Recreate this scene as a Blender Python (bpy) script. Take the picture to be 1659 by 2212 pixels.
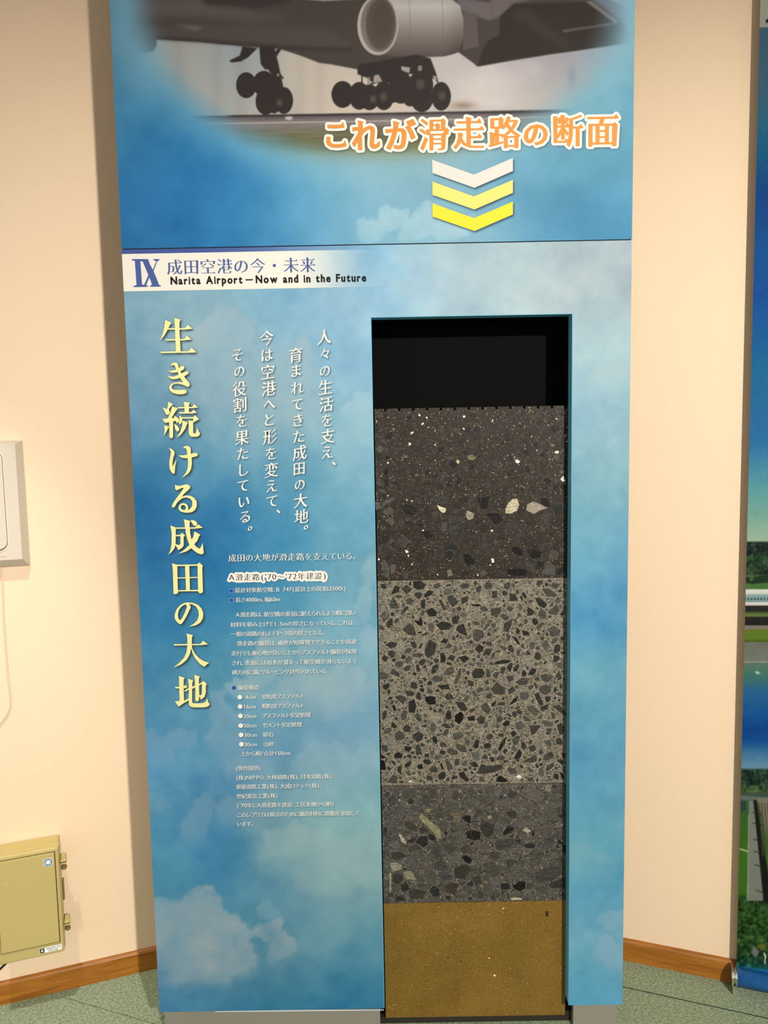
import bpy, bmesh, math, random
import numpy as np
from mathutils import Vector, Matrix

for _o in list(bpy.data.objects):
    bpy.data.objects.remove(_o)
SC = bpy.context.scene
COL = SC.collection

# ---------------------------------------------------------------- camera
W, H, FPX = 1659.0, 2212.0, 1600.0
TH, PH, PS, DIST, CAMH = 0.09304, -0.01815, -0.00214, 1.68171, 1.45211
_cy, _sy = math.cos(PS), math.sin(PS)
_fwd = np.array([_sy*math.cos(TH), _cy*math.cos(TH), -math.sin(TH)])
_rt = np.array([_cy, -_sy, 0.0]); _up = np.cross(_rt, _fwd)
_r2 = math.cos(PH)*_rt + math.sin(PH)*_up
_u2 = -math.sin(PH)*_rt + math.cos(PH)*_up
CAM = np.array([0.0, -DIST, CAMH])
cam_d = bpy.data.cameras.new('camera'); cam = bpy.data.objects.new('camera', cam_d); COL.objects.link(cam)
cam_d.sensor_fit = 'VERTICAL'; cam_d.sensor_height = 24.0; cam_d.lens = 24.0*FPX/H
cam_d.clip_start = 0.02; cam_d.clip_end = 50
mw = Matrix.Identity(4)
for i in range(3):
    mw[i][0] = _r2[i]; mw[i][1] = _u2[i]; mw[i][2] = -_fwd[i]; mw[i][3] = CAM[i]
cam.matrix_world = mw
SC.camera = cam

# ---------------------------------------------------------------- world, lamps, exposure
SC.view_settings.view_transform = 'Standard'
SC.view_settings.look = 'None'
SC.view_settings.exposure = 0.62
SC.view_settings.gamma = 1.0
SC.view_settings.use_curve_mapping = False
world = bpy.data.worlds.new('world'); SC.world = world; world.use_nodes = True
bg = world.node_tree.nodes['Background']
bg.inputs[0].default_value = (1.0, 0.955, 0.91, 1); bg.inputs[1].default_value = 0.50

def spot(name, loc, target, power, cone, blend, size, col=(1.0, 0.93, 0.82)):
    d = bpy.data.lights.new(name, 'SPOT'); o = bpy.data.objects.new(name, d); COL.objects.link(o)
    d.energy = power; d.spot_size = math.radians(cone); d.spot_blend = blend; d.shadow_soft_size = size; d.color = col
    o.location = loc
    o.rotation_euler = (Vector(target)-Vector(loc)).to_track_quat('-Z', 'Y').to_euler()
    return o
spot('ceiling_spot', (1.42, -3.6, 2.62), (0.12, 0.15, 0.95), 500, 58, 0.85, 0.06, (1.0, 0.955, 0.88))
spot('ceiling_spot', (-0.85, -0.63, 2.75), (-1.06, 0.12, 0.42), 92, 34, 1.0, 0.03, (1.0, 0.93, 0.80))
# ---------------------------------------------------------------- helpers
def s2l(c):
    c = np.asarray(c, float)/255.0
    return np.where(c <= 0.04045, c/12.92, ((c+0.055)/1.055)**2.4)
def rgb(*c):
    return tuple(float(v) for v in s2l(c))+(1.0,)
def ray(x, y):
    return _r2*(x-829.5) + _u2*(1106.0-y) + _fwd*FPX
def at(x, y, d=0.0):                       # point of the plane Y = d seen in direction x, y
    v = ray(x, y); t = (d-CAM[1])/v[1]
    q = CAM+t*v; return float(q[0]), float(q[2])
def proj(P):
    P = np.asarray(P, float)-CAM
    z = P@_fwd
    return 829.5+FPX*(P@_r2)/z, 1106.0-FPX*(P@_u2)/z

MATS = {}
def nodes(name):
    m = bpy.data.materials.new(name); m.use_nodes = True
    nt = m.node_tree; b = nt.nodes['Principled BSDF']
    MATS[name] = m
    return m, nt, b
def N(nt, t, **kw):
    n = nt.nodes.new(t)
    for k, v in kw.items():
        if k.startswith('i_'):
            n.inputs[k[2:].replace('_', ' ')].default_value = v
        else:
            setattr(n, k, v)
    return n
def inkc(*c):
    return tuple(float(v)*0.82 for v in s2l(c))+(1.0,)
def plain(name, c, rough=0.5, metal=0.0, spec=0.3, var=0.0, scale=40, bump=0.0, bscale=200):
    m, nt, b = nodes(name)
    b.inputs['Roughness'].default_value = rough; b.inputs['Metallic'].default_value = metal
    b.inputs['Specular IOR Level'].default_value = spec
    tc = N(nt, 'ShaderNodeTexCoord')
    no = N(nt, 'ShaderNodeTexNoise', i_Scale=scale, i_Detail=4.0)
    nt.links.new(tc.outputs['Object'], no.inputs['Vector'])
    mx = N(nt, 'ShaderNodeMix', data_type='RGBA')
    c1 = tuple(max(0, v*(1-var)) for v in c[:3])+(1,); c2 = tuple(min(1, v*(1+var)) for v in c[:3])+(1,)
    mx.inputs[6].default_value = c1; mx.inputs[7].default_value = c2
    nt.links.new(no.outputs['Fac'], mx.inputs[0]); nt.links.new(mx.outputs[2], b.inputs['Base Color'])
    if bump:
        n2 = N(nt, 'ShaderNodeTexNoise', i_Scale=bscale, i_Detail=3.0)
        nt.links.new(tc.outputs['Object'], n2.inputs['Vector'])
        bp = N(nt, 'ShaderNodeBump', i_Strength=bump, i_Distance=0.002)
        nt.links.new(n2.outputs['Fac'], bp.inputs['Height']); nt.links.new(bp.outputs['Normal'], b.inputs['Normal'])
    return m
def printed(name, rough=0.42, spec=0.25):
    m, nt, b = nodes(name)
    at_ = N(nt, 'ShaderNodeAttribute', attribute_name='ink'); nt.links.new(at_.outputs['Color'], b.inputs['Base Color'])
    b.inputs['Roughness'].default_value = rough; b.inputs['Specular IOR Level'].default_value = spec
    return m

def link(name, me, mat=None, parent=None, loc=None):
    o = bpy.data.objects.new(name, me); COL.objects.link(o)
    if mat is not None:
        me.materials.append(mat)
    if parent is not None:
        o.parent = parent
    if loc is not None:
        o.location = loc
    return o
def bm_obj(name, bm, mat, parent=None, smooth=False):
    me = bpy.data.meshes.new(name)
    bmesh.ops.recalc_face_normals(bm, faces=bm.faces)
    bm.to_mesh(me); bm.free()
    if smooth:
        for p in me.polygons: p.use_smooth = True
    return link(name, me, mat, parent)
def box(bm, x0, x1, y0, y1, z0, z1, bevel=0.0, fr=None):
    vs = []
    for x in (x0, x1):
        for y in (y0, y1):
            for z in (z0, z1):
                p = (x, y, z)
                if fr is not None: p = fr(*p)
                vs.append(bm.verts.new(p))
    fs = [bm.faces.new([vs[i] for i in f]) for f in ((0,1,3,2),(4,6,7,5),(0,4,5,1),(2,3,7,6),(0,2,6,4),(1,5,7,3))]
    if bevel:
        es = list({e for f in fs for e in f.edges})
        bmesh.ops.bevel(bm, geom=es, offset=bevel, segments=2, affect='EDGES', profile=0.5)
def box_obj(name, dims, mat, parent=None, bevel=0.0, fr=None):
    bm = bmesh.new(); box(bm, *dims, bevel=bevel, fr=fr)
    return bm_obj(name, bm, mat, parent)
def empty(name, loc, label, cat, group=None):
    o = bpy.data.objects.new(name, None); COL.objects.link(o); o.location = loc; o.empty_display_size = .05
    o['label'] = label; o['category'] = cat
    if group: o['group'] = group
    bpy.context.view_layer.update()
    return o
def keep(o, parent):                       # parent while keeping world-space mesh coordinates
    o.parent = parent
    o.matrix_parent_inverse = Matrix.Translation(-Vector(parent.location))
    return o
def tube(bm, pts, r, seg=10, closed_ends=True):
    rings = []
    for i, p in enumerate(pts):
        p = Vector(p)
        a = Vector(pts[max(0, i-1)]); b = Vector(pts[min(len(pts)-1, i+1)])
        t = (b-a).normalized(); s = t.orthogonal().normalized() if i == 0 else (s - t*s.dot(t)).normalized()
        q = t.cross(s)
        rr = r[i] if isinstance(r, (list, tuple)) else r
        rings.append([bm.verts.new(p+s*rr*math.cos(2*math.pi*k/seg)+q*rr*math.sin(2*math.pi*k/seg)) for k in range(seg)])
    for A, B in zip(rings, rings[1:]):
        for k in range(seg):
            bm.faces.new((A[k], A[(k+1) % seg], B[(k+1) % seg], B[k]))
    if closed_ends:
        bm.faces.new(rings[0][::-1]); bm.faces.new(rings[-1])

# ---------------------------------------------------------------- frames of the two slanting walls
PL0 = np.array([-0.668, 0.272, 0.0]); UL = np.array([0.9440, 0.3299, 0.0]); NL = np.array([0.3299, -0.9440, 0.0])
PR0 = np.array([0.646, 0.274, 0.0]); UR = np.array([0.9426, -0.3340, 0.0]); NR = np.array([-0.3340, -0.9426, 0.0])
def frL(u, d, z): return tuple(PL0+UL*u+NL*d+np.array([0, 0, z]))
def frR(u, d, z): return tuple(PR0+UR*u+NR*d+np.array([0, 0, z]))
CEIL = 2.95
XL, XR, XA, XB = -0.5720, 0.5539, -0.0252, 0.4243
ZS, ZB, ZT, Z0, DEP = 1.8882, 0.0827, 1.7312, 0.03, 0.034
ZTOP = 2.78

# ---------------------------------------------------------------- setting
m_wall = plain('cream_wall_paint', rgb(231, 205, 174), rough=0.75, spec=0.2, var=0.012, scale=3, bump=0.22, bscale=170)
m_wood, nt, b = nodes('stained_pine')
tc = N(nt, 'ShaderNodeTexCoord'); mp = N(nt, 'ShaderNodeMapping'); mp.inputs['Scale'].default_value = (6, 6, 60)
nt.links.new(tc.outputs['Object'], mp.inputs[0])
no = N(nt, 'ShaderNodeTexNoise', i_Scale=1.6, i_Detail=5.0, i_Distortion=0.6); nt.links.new(mp.outputs[0], no.inputs['Vector'])
cr = N(nt, 'ShaderNodeValToRGB'); cr.color_ramp.elements[0].position = 0.3; cr.color_ramp.elements[0].color = rgb(134, 82, 24)
cr.color_ramp.elements[1].position = 0.7; cr.color_ramp.elements[1].color = rgb(170, 110, 38)
nt.links.new(no.outputs['Fac'], cr.inputs[0]); nt.links.new(cr.outputs[0], b.inputs['Base Color'])
b.inputs['Roughness'].default_value = 0.4; b.inputs['Specular IOR Level'].default_value = 0.35
m_carpet, nt, b = nodes('grey_green_carpet')
tc = N(nt, 'ShaderNodeTexCoord')
n1 = N(nt, 'ShaderNodeTexNoise', i_Scale=420.0, i_Detail=3.0, i_Roughness=0.7); nt.links.new(tc.outputs['Object'], n1.inputs['Vector'])
mp = N(nt, 'ShaderNodeMapping'); mp.inputs['Scale'].default_value = (1, 1.5, 1); mp.inputs['Rotation'].default_value = (0, 0, math.radians(19.5))
nt.links.new(tc.outputs['Object'], mp.inputs[0])
n2 = N(nt, 'ShaderNodeTexNoise', i_Scale=130.0, i_Detail=5.0, i_Roughness=0.7); nt.links.new(mp.outputs[0], n2.inputs['Vector'])
ad = N(nt, 'ShaderNodeMath', operation='ADD'); nt.links.new(n1.outputs['Fac'], ad.inputs[0]); nt.links.new(n2.outputs['Fac'], ad.inputs[1])
hf = N(nt, 'ShaderNodeMath', operation='MULTIPLY'); hf.inputs[1].default_value = 0.5; nt.links.new(ad.outputs[0], hf.inputs[0])
cr = N(nt, 'ShaderNodeValToRGB'); cr.color_ramp.elements[0].position = 0.40; cr.color_ramp.elements[0].color = rgb(94, 112, 92)
cr.color_ramp.elements[1].position = 0.62; cr.color_ramp.elements[1].color = rgb(184, 197, 163)
nt.links.new(hf.outputs[0], cr.inputs[0]); nt.links.new(cr.outputs[0], b.inputs['Base Color'])
b.inputs['Roughness'].default_value = 0.95; b.inputs['Specular IOR Level'].default_value = 0.05
bp = N(nt, 'ShaderNodeBump', i_Strength=0.7, i_Distance=0.004); nt.links.new(hf.outputs[0], bp.inputs['Height']); nt.links.new(bp.outputs['Normal'], b.inputs['Normal'])
m_dark = plain('dark_gap', rgb(26, 25, 24), rough=0.8)

def structure(o):
    o['kind'] = 'structure'; return o
uc = 0.7076                                 # where the two walls meet behind the cabinet
bm = bmesh.new(); box(bm, -2.6, uc+0.0005, -0.1, 0, 0, CEIL, fr=frL); structure(bm_obj('wall_left', bm, m_wall))
bm = bmesh.new(); box(bm, -0.6925, 2.6, -0.1, 0, 0, CEIL, fr=frR); structure(bm_obj('wall_right', bm, m_wall))
structure(box_obj('ceiling', (-3.2, 3.2, -5, 0.7, CEIL, CEIL+0.1), plain('ceiling_white', rgb(225, 220, 208), rough=0.8)))
fl = structure(box_obj('floor', (-3.2, 3.2, -5, 0.7, -0.1, -0.006), m_dark))
# carpet tiles half a metre square, laid along the right wall
s0 = np.array([0.608, 0.164, 0.0]); g = 0.5
tm = bpy.data.meshes.new('carpet_tile'); bmt = bmesh.new(); box(bmt, 0.0004, g-0.0004, 0.0016, g-0.0016, -0.006, 0.0, bevel=0.0012); bmt.to_mesh(tm); bmt.free(); tm.materials.append(m_carpet)
ang = math.atan2(UR[1], UR[0])
for i in range(-7, 8):
    for j in range(-8, 2):
        p = s0+UR*(i*g-0.105)+(-NR)*(j*g)
        c = p+UR*g/2-NR*g/2
        if c[1] < -2.6 or abs(c[0]) > 2.3: continue
        # keep only tiles in front of the walls
        if (c-PL0)@NL < -0.36 or (c-PR0)@NR < -0.36: continue
        t = bpy.data.objects.new('carpet_tile', tm); COL.objects.link(t); t.parent = fl
        t.location = tuple(p); t.rotation_euler = (0, 0, ang)
bm = bmesh.new()
_a = math.cos(ang); _b = math.sin(ang)
def frS(u, v, z): return (s0[0]+u*_a-v*_b, s0[1]+u*_b+v*_a, z)
box(bm, -0.05, 1.6, -0.0011, 0.0011, -0.002, 0.0004, fr=frS)
bm_obj('carpet_seam', bm, plain('carpet_seam_dark', rgb(62, 74, 62), rough=.95, spec=.02), fl)
def skirting(name, fr, u0, u1):
    bm = bmesh.new()
    prof = [(0.0, 0.0), (0.011, 0.0), (0.011, 0.054), (0.0085, 0.0585), (0.005, 0.0605), (0.0, 0.0605)]
    A = [bm.verts.new(fr(u0, d, z)) for d, z in prof]; B = [bm.verts.new(fr(u1, d, z)) for d, z in prof]
    n = len(prof)
    for k in range(n): bm.faces.new((A[k], A[(k+1) % n], B[(k+1) % n], B[k]))
    bm.faces.new(A); bm.faces.new(B[::-1])
    return structure(bm_obj(name, bm, m_wood))
skirting('baseboard_left', frL, -2.6, uc-0.01)
skirting('baseboard_right', frR, -0.68, 2.6)

# ---------------------------------------------------------------- painter for the flat prints (photo raster in sRGB, sampled by mesh vertices)
rng = np.random.default_rng(7)
def fbm(h, w, cell, octs=4, ax=1.0):
    """cloud-like noise without any grid, about -0.4 .. 0.4"""
    fy = np.fft.fftfreq(h)[:, None]*cell; fx = np.fft.rfftfreq(w)[None, :]*cell*ax
    f2 = fx*fx+fy*fy; amp = 1.0/(0.35+f2)**(0.95 if octs > 2 else 1.3)
    amp *= np.exp(-f2*(cell/ (2.5 if octs > 3 else 4.5))**-2*0.5)
    n = np.fft.irfft2(np.fft.rfft2(rng.standard_normal((h, w)))*amp, (h, w))
    return n/n.std()*0.14
def blur(a, s):
    if s <= 0: return a
    r = int(max(1, round(s*2.5))); k = np.exp(-0.5*(np.arange(-r, r+1)/s)**2); k /= k.sum()
    def c(a, ax):
        p = np.moveaxis(a, ax, 0); q = np.concatenate([np.repeat(p[:1], r, 0), p, np.repeat(p[-1:], r, 0)], 0)
        out = sum(k[i]*q[i:i+p.shape[0]] for i in range(2*r+1))
        return np.moveaxis(out, 0, ax)
    return c(c(a, 0), 1)
def sstep(a, b, x):
    t = np.clip((x-a)/(b-a), 0, 1); return t*t*(3-2*t)
class Canvas:
    def __init__(s, x0, y0, w, h):
        s.x0, s.y0, s.w, s.h = x0, y0, w, h
        s.a = np.zeros((h, w, 3)); s.X, s.Y = np.meshgrid(np.arange(w)+x0+0.5, np.arange(h)+y0+0.5)
    def mask(s, loops, soft=0.6):           # even-odd polygon coverage
        m = np.zeros((s.h, s.w))
        allp = np.concatenate([np.asarray(l, float) for l in loops])
        xa, ya = allp.min(0)-1-3*soft; xb, yb = allp.max(0)+1+3*soft
        i0 = max(0, int(ya-s.y0)); i1 = min(s.h, int(yb-s.y0)+2); j0 = max(0, int(xa-s.x0)); j1 = min(s.w, int(xb-s.x0)+2)
        if i1 <= i0 or j1 <= j0: return m
        ss = 3; hh = (i1-i0)*ss; ww = (j1-j0)*ss
        cov = np.zeros((hh, ww), bool)
        yy = s.y0+i0+(np.arange(hh)+0.5)/ss
        for l in loops:
            l = np.asarray(l, float)
            for p, q in zip(l, np.roll(l, -1, 0)):
                if p[1] == q[1]: continue
                if p[1] > q[1]: p, q = q, p
                r0 = np.searchsorted(yy, p[1]); r1 = np.searchsorted(yy, q[1])
                for r in range(r0, r1):
                    xx = p[0]+(yy[r]-p[1])/(q[1]-p[1])*(q[0]-p[0])
                    k = int(np.ceil((xx-s.x0-j0)*ss-0.5)); k = max(0, k)
                    if k < ww: cov[r, k:] ^= True
        sub = cov.reshape(i1-i0, ss, j1-j0, ss).mean((1, 3))
        m[i0:i1, j0:j1] = blur(sub, soft)
        return m
    def put(s, m, c):
        m = m[..., None]; s.a = s.a*(1-m)+np.asarray(c, float)*m
    def poly(s, pts, c, soft=0.6, alpha=1.0):
        s.put(s.mask([pts], soft)*alpha, c)
    def ell(s, cx, cy, rx, ry, c, soft=1.0, alpha=1.0, rot=0.0):
        dx = s.X-cx; dy = s.Y-cy; cr, sr = math.cos(rot), math.sin(rot)
        u = dx*cr+dy*sr; v = -dx*sr+dy*cr
        r = np.sqrt((u/rx)**2+(v/ry)**2); w = soft/min(rx, ry)
        s.put((1-sstep(1-w, 1+w, r))*alpha, c)
    def field(s, pts, sig):                 # smooth colour field through control points
        st = 6; gy = np.arange(0, s.h+st, st); gx = np.arange(0, s.w+st, st)
        GX, GY = np.meshgrid(gx+s.x0, gy+s.y0); num = np.zeros(GX.shape+(3,)); den = np.zeros(GX.shape)+1e-12
        for (x, y, c) in pts:
            d2 = (GX-x)**2+(GY-y)**2; w = np.exp(-d2/(2*sig*sig))+1e-3/(1+d2/2500)**2
            num += w[..., None]*np.array(c, float); den += w
        f = num/den[..., None]
        return np.stack([upsample_lin(f[..., k], s.h, s.w, st) for k in range(3)], -1)
    def sample(s, x, y):
        x = np.clip(x-s.x0-0.5, 0, s.w-1.001); y = np.clip(y-s.y0-0.5, 0, s.h-1.001)
        i = y.astype(int); j = x.astype(int); fy = (y-i)[:, None]; fx = (x-j)[:, None]
        return s.a[i, j]*(1-fy)*(1-fx)+s.a[i+1, j]*fy*(1-fx)+s.a[i, j+1]*(1-fy)*fx+s.a[i+1, j+1]*fy*fx
def upsample_lin(a, h, w, st):
    ys = np.arange(h)/st; xs = np.arange(w)/st; y0 = ys.astype(int); x0 = xs.astype(int)
    fy = (ys-y0)[:, None]; fx = (xs-x0)[None]
    y1 = np.minimum(y0+1, a.shape[0]-1); x1 = np.minimum(x0+1, a.shape[1]-1)
    return a[y0][:, x0]*(1-fy)*(1-fx)+a[y1][:, x0]*fy*(1-fx)+a[y0][:, x1]*(1-fy)*fx+a[y1][:, x1]*fy*fx
KINK = 0.80
def ink(c):                                 # displayed sRGB -> printed albedo
    return np.clip(s2l(c)*KINK, 0.0, 0.95)
def grid_mesh(name, xs, zs, fn, mat, parent, hole=None, y=0.0, thick=None, edge=None):
    """flat printed sheet in the plane Y = y, facing -Y, with one ink colour per vertex"""
    nx, nz = len(xs), len(zs); GX, GZ = np.meshgrid(xs, zs)
    V = np.stack([GX.ravel(), np.full(nx*nz, y), GZ.ravel()], 1)
    i, j = np.meshgrid(np.arange(nz-1), np.arange(nx-1), indexing='ij'); i = i.ravel(); j = j.ravel()
    if hole:
        cx = (xs[j]+xs[j+1])/2; cz = (zs[i]+zs[i+1])/2
        k = ~((cx > hole[0]) & (cx < hole[1]) & (cz > hole[2]) & (cz < hole[3])); i = i[k]; j = j[k]
    F = np.stack([i*nx+j, i*nx+j+1, (i+1)*nx+j+1, (i+1)*nx+j], 1).astype(np.int32)
    me = bpy.data.meshes.new(name); me.vertices.add(len(V)); me.vertices.foreach_set('co', V.ravel().astype(np.float32))
    me.loops.add(F.size); me.loops.foreach_set('vertex_index', F.ravel())
    me.polygons.add(len(F)); me.polygons.foreach_set('loop_start', np.arange(0, F.size, 4, dtype=np.int32))
    me.update(calc_edges=True)
    C = fn(V); ca = me.color_attributes.new('ink', 'FLOAT_COLOR', 'POINT')
    ca.data.foreach_set('color', np.concatenate([C, np.ones((len(C), 1))], 1).ravel().astype(np.float32))
    return keep(link(name, me, mat), parent)

# ---------------------------------------------------------------- lettering
GC = {}
def glyph(ch):
    if ch in GC: return GC[ch]
    cu = bpy.data.curves.new('t', 'FONT'); cu.body = ch; cu.size = 1.0
    ob = bpy.data.objects.new('t', cu); COL.objects.link(ob)
    dg = bpy.context.evaluated_depsgraph_get(); dg.update()
    c = ob.evaluated_get(dg).to_curve(dg); loops = []
    for sp in c.splines:
        pts = []; B = sp.bezier_points; n = len(B)
        for i in range(n):
            a, b = B[i], B[(i+1) % n]
            p0, p1, p2, p3 = [np.array(v[:2]) for v in (a.co, a.handle_right, b.handle_left, b.co)]
            def cr2(a, b): return abs(a[0]*b[1]-a[1]*b[0])
            k = 1 if cr2(p1-p0, p3-p0)+cr2(p2-p0, p3-p0) < 1e-4 else 3
            for j in range(k):
                t = j/k; pts.append((1-t)**3*p0+3*t*(1-t)**2*p1+3*t*t*(1-t)*p2+t**3*p3)
        q = [pts[0]]
        for p in pts[1:]:
            if np.linalg.norm(p-q[-1]) > .003: q.append(p)
        if len(q) > 2: loops.append(np.array(q))
    bpy.data.objects.remove(ob); bpy.data.curves.remove(cu)
    GC[ch] = loops
    return loops
MC = {}
def styled(ch, ex, ey, uroko=1.0, nib=0.0):
    """heavier uprights, thinner horizontals and triangular stroke ends"""
    key = (ch, ex, ey, uroko, nib)
    if key in MC: return MC[key]
    out = []
    for L in glyph(ch):
        n = len(L); E = np.roll(L, -1, 0)-L; ln = np.linalg.norm(E, axis=1); D = E/ln[:, None]
        NRM = np.stack([D[:, 1], -D[:, 0]], 1)       # outward for CCW outer loops
        off = ex*NRM[:, 0]**2+ey*NRM[:, 1]**2+nib*2*NRM[:, 0]*NRM[:, 1]
        P = []
        for i in range(n):
            a, b = NRM[i-1], NRM[i]; det = a[0]*b[1]-a[1]*b[0]
            if abs(det) > 0.35:
                d = np.array([(off[i-1]*b[1]-off[i]*a[1])/det, (a[0]*off[i]-b[0]*off[i-1])/det])
            else:
                m = a+b; m /= max(1e-6, np.linalg.norm(m)); d = m*(off[i-1]+off[i])/2
            P.append(L[i]+d)
        P = np.array(P); Q = []
        for i in range(n):
            Q.append(P[i])
            if uroko and NRM[i-1][0] > 0.97 and ln[i-1] < 0.11 and D[i][0] < -0.97 and ln[i] > 0.08 and D[i-2][0] > 0.97:
                # right end of a horizontal stroke: P[i] is its upper corner
                h = P[i][1]; x = P[i][0]; w = min(0.13*uroko, ln[i]*0.8)
                Q[-1] = np.array([x+0.012, P[i-1][1]+0.25*(h-P[i-1][1])])
                Q.append(np.array([x-0.42*w, h+0.075*uroko])); Q.append(np.array([x-w, h]))
            elif uroko and NRM[i-1][0] > 0.97 and D[i][0] < -0.97 and ln[i-1] >= 0.11 and ln[i] > 0.1:
                h = P[i][1]; x = P[i][0]                      # upper right corner of a box
                Q[-1] = np.array([x+0.03, h-0.03]); Q.append(np.array([x-0.035, h+0.04])); Q.append(np.array([x-0.10, h]))
            elif uroko and NRM[i-1][1] > 0.97 and ln[i-1] < 0.11 and D[i][1] < -0.97 and D[i-2][1] > 0.97:
                Q[-1] = P[i]+np.array([-0.02, 0.012])         # upper left start of an upright
                if len(Q) > 1: Q[-2] = P[i-1]+np.array([0.022, -0.022])
        out.append(np.array(Q))
    MC[key] = out
    return out
def fill_loops(groups, name, mat, parent, y, thick=0.0):
    """groups: lists of loops in (X, Z); every group filled even-odd, all joined into ONE flat mesh"""
    me = bpy.data.meshes.new(name); bm = bmesh.new(); y_ = y
    for gi, loops in enumerate(groups):
        y = y_-(gi % 5)*0.00003
        cu = bpy.data.curves.new('f', 'CURVE'); cu.dimensions = '2D'; cu.fill_mode = 'BOTH'
        for l in loops:
            sp = cu.splines.new('POLY'); sp.points.add(len(l)-1)
            co = np.zeros((len(l), 4), np.float32); co[:, 0] = l[:, 0]*100; co[:, 1] = l[:, 1]*100; co[:, 3] = 1
            sp.points.foreach_set('co', co.ravel()); sp.use_cyclic_u = True
        ob = bpy.data.objects.new('f', cu); m2 = ob.to_mesh()
        nv = len(m2.vertices); co = np.empty(nv*3, np.float32); m2.vertices.foreach_get('co', co); co = co.reshape(-1, 3)/100
        vs = [bm.verts.new((float(c[0]), y, float(c[1]))) for c in co]
        for p in m2.polygons:
            try: bm.faces.new([vs[k] for k in p.vertices])
            except ValueError: pass
        ob.to_mesh_clear(); bpy.data.objects.remove(ob); bpy.data.curves.remove(cu)
    for f in bm.faces:
        f.normal_update()
        if f.normal.y > 0: f.normal_flip()
    bm.to_mesh(me); bm.free()
    return keep(link(name, me, mat), parent)
def halo(groups, name, mat, parent, y, w, res=0.0004, solid=False):
    """wide border printed behind a row of letters: the area within w of any outline"""
    al = np.concatenate([l for g_ in groups for l in g_]); lo = al.min(0)-w-2*res; hi = al.max(0)+w+2*res
    nx, nz = int((hi[0]-lo[0])/res), int((hi[1]-lo[1])/res); m = np.zeros((nz, nx), bool)
    for loops in groups:
        for l in loops:
            for p, q in zip(l, np.roll(l, -1, 0)):
                a0 = np.floor((np.minimum(p, q)-w-lo)/res).astype(int); a1 = np.ceil((np.maximum(p, q)+w-lo)/res).astype(int)+1
                a0 = np.maximum(a0, 0); a1 = np.minimum(a1, (nx, nz))
                X, Z = np.meshgrid(lo[0]+(np.arange(a0[0], a1[0])+.5)*res, lo[1]+(np.arange(a0[1], a1[1])+.5)*res)
                d = q-p; L2 = d@d+1e-12; t = np.clip(((X-p[0])*d[0]+(Z-p[1])*d[1])/L2, 0, 1)
                m[a0[1]:a1[1], a0[0]:a1[0]] |= (X-p[0]-t*d[0])**2+(Z-p[1]-t*d[1])**2 < w*w
    if solid:
        zc = lo[1]+(np.arange(nz)+.5)*res
        for loops in groups:
            cov = np.zeros((nz, nx), bool)
            for l in loops:
                for p, q in zip(l, np.roll(l, -1, 0)):
                    if p[1] == q[1]: continue
                    if p[1] > q[1]: p, q = q, p
                    for r in range(np.searchsorted(zc, p[1]), np.searchsorted(zc, q[1])):
                        k = int(math.ceil((p[0]+(zc[r]-p[1])/(q[1]-p[1])*(q[0]-p[0])-lo[0])/res-.5))
                        cov[r, max(0, k):] ^= True
            m |= cov
    V, F = [], []
    for r in range(nz):
        row = np.concatenate([[0], m[r].astype(np.int8), [0]]); dd = np.diff(row); st = np.where(dd == 1)[0]; en_ = np.where(dd == -1)[0]
        z0 = lo[1]+r*res; z1 = z0+res
        for i0, i1 in zip(st, en_):
            b0 = len(V); x0 = lo[0]+i0*res; x1 = lo[0]+i1*res
            V += [(x0, y, z0), (x1, y, z0), (x1, y, z1), (x0, y, z1)]; F.append((b0, b0+1, b0+2, b0+3))
    me = bpy.data.meshes.new(name); me.from_pydata(V, [], F)
    return keep(link(name, me, mat), parent)
def fit(loops, px0, px1, py0, py1, shear=0.0):
    """fit glyph outlines into a box given by its left, right, top, bottom on the panel"""
    a = np.concatenate(loops); lo, hi = a.min(0), a.max(0)
    xa, _ = at(px0, (py0+py1)/2); xb, _ = at(px1, (py0+py1)/2); cxp = (px0+px1)/2
    _, zt = at(cxp, py0); _, zb = at(cxp, py1)
    out = []
    for l in loops:
        t = (l-lo)/(hi-lo); out.append(np.stack([xa+t[:, 0]*(xb-xa), zb+t[:, 1]*(zt-zb)+shear*(xb-xa)*(t[:, 0]-.5)], 1))
    return out
HALF = set("0123456789.,()'’・ABIPNOmct /'")
SMALLK = set('ァッょゅゃっ')
def adv(ch):
    if ch in '0123456789': return 0.56
    if ch in 'm': return 0.85
    if ch in 'ct': return 0.48 if ch == 'c' else 0.38
    if ch in 'NAOBP': return 0.74
    if ch == 'I': return 0.38
    if ch == ' ': return 0.5
    if ch in "'’": return 0.30
    if ch in '()': return 0.5
    if ch in '、。': return 0.55
    if ch in '：/': return 0.5
    if ch == '.': return 0.5
    if ch == '　': return 1.0
    if 0x3040 <= ord(ch) < 0x3100: return 0.90
    return 1.0
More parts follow.
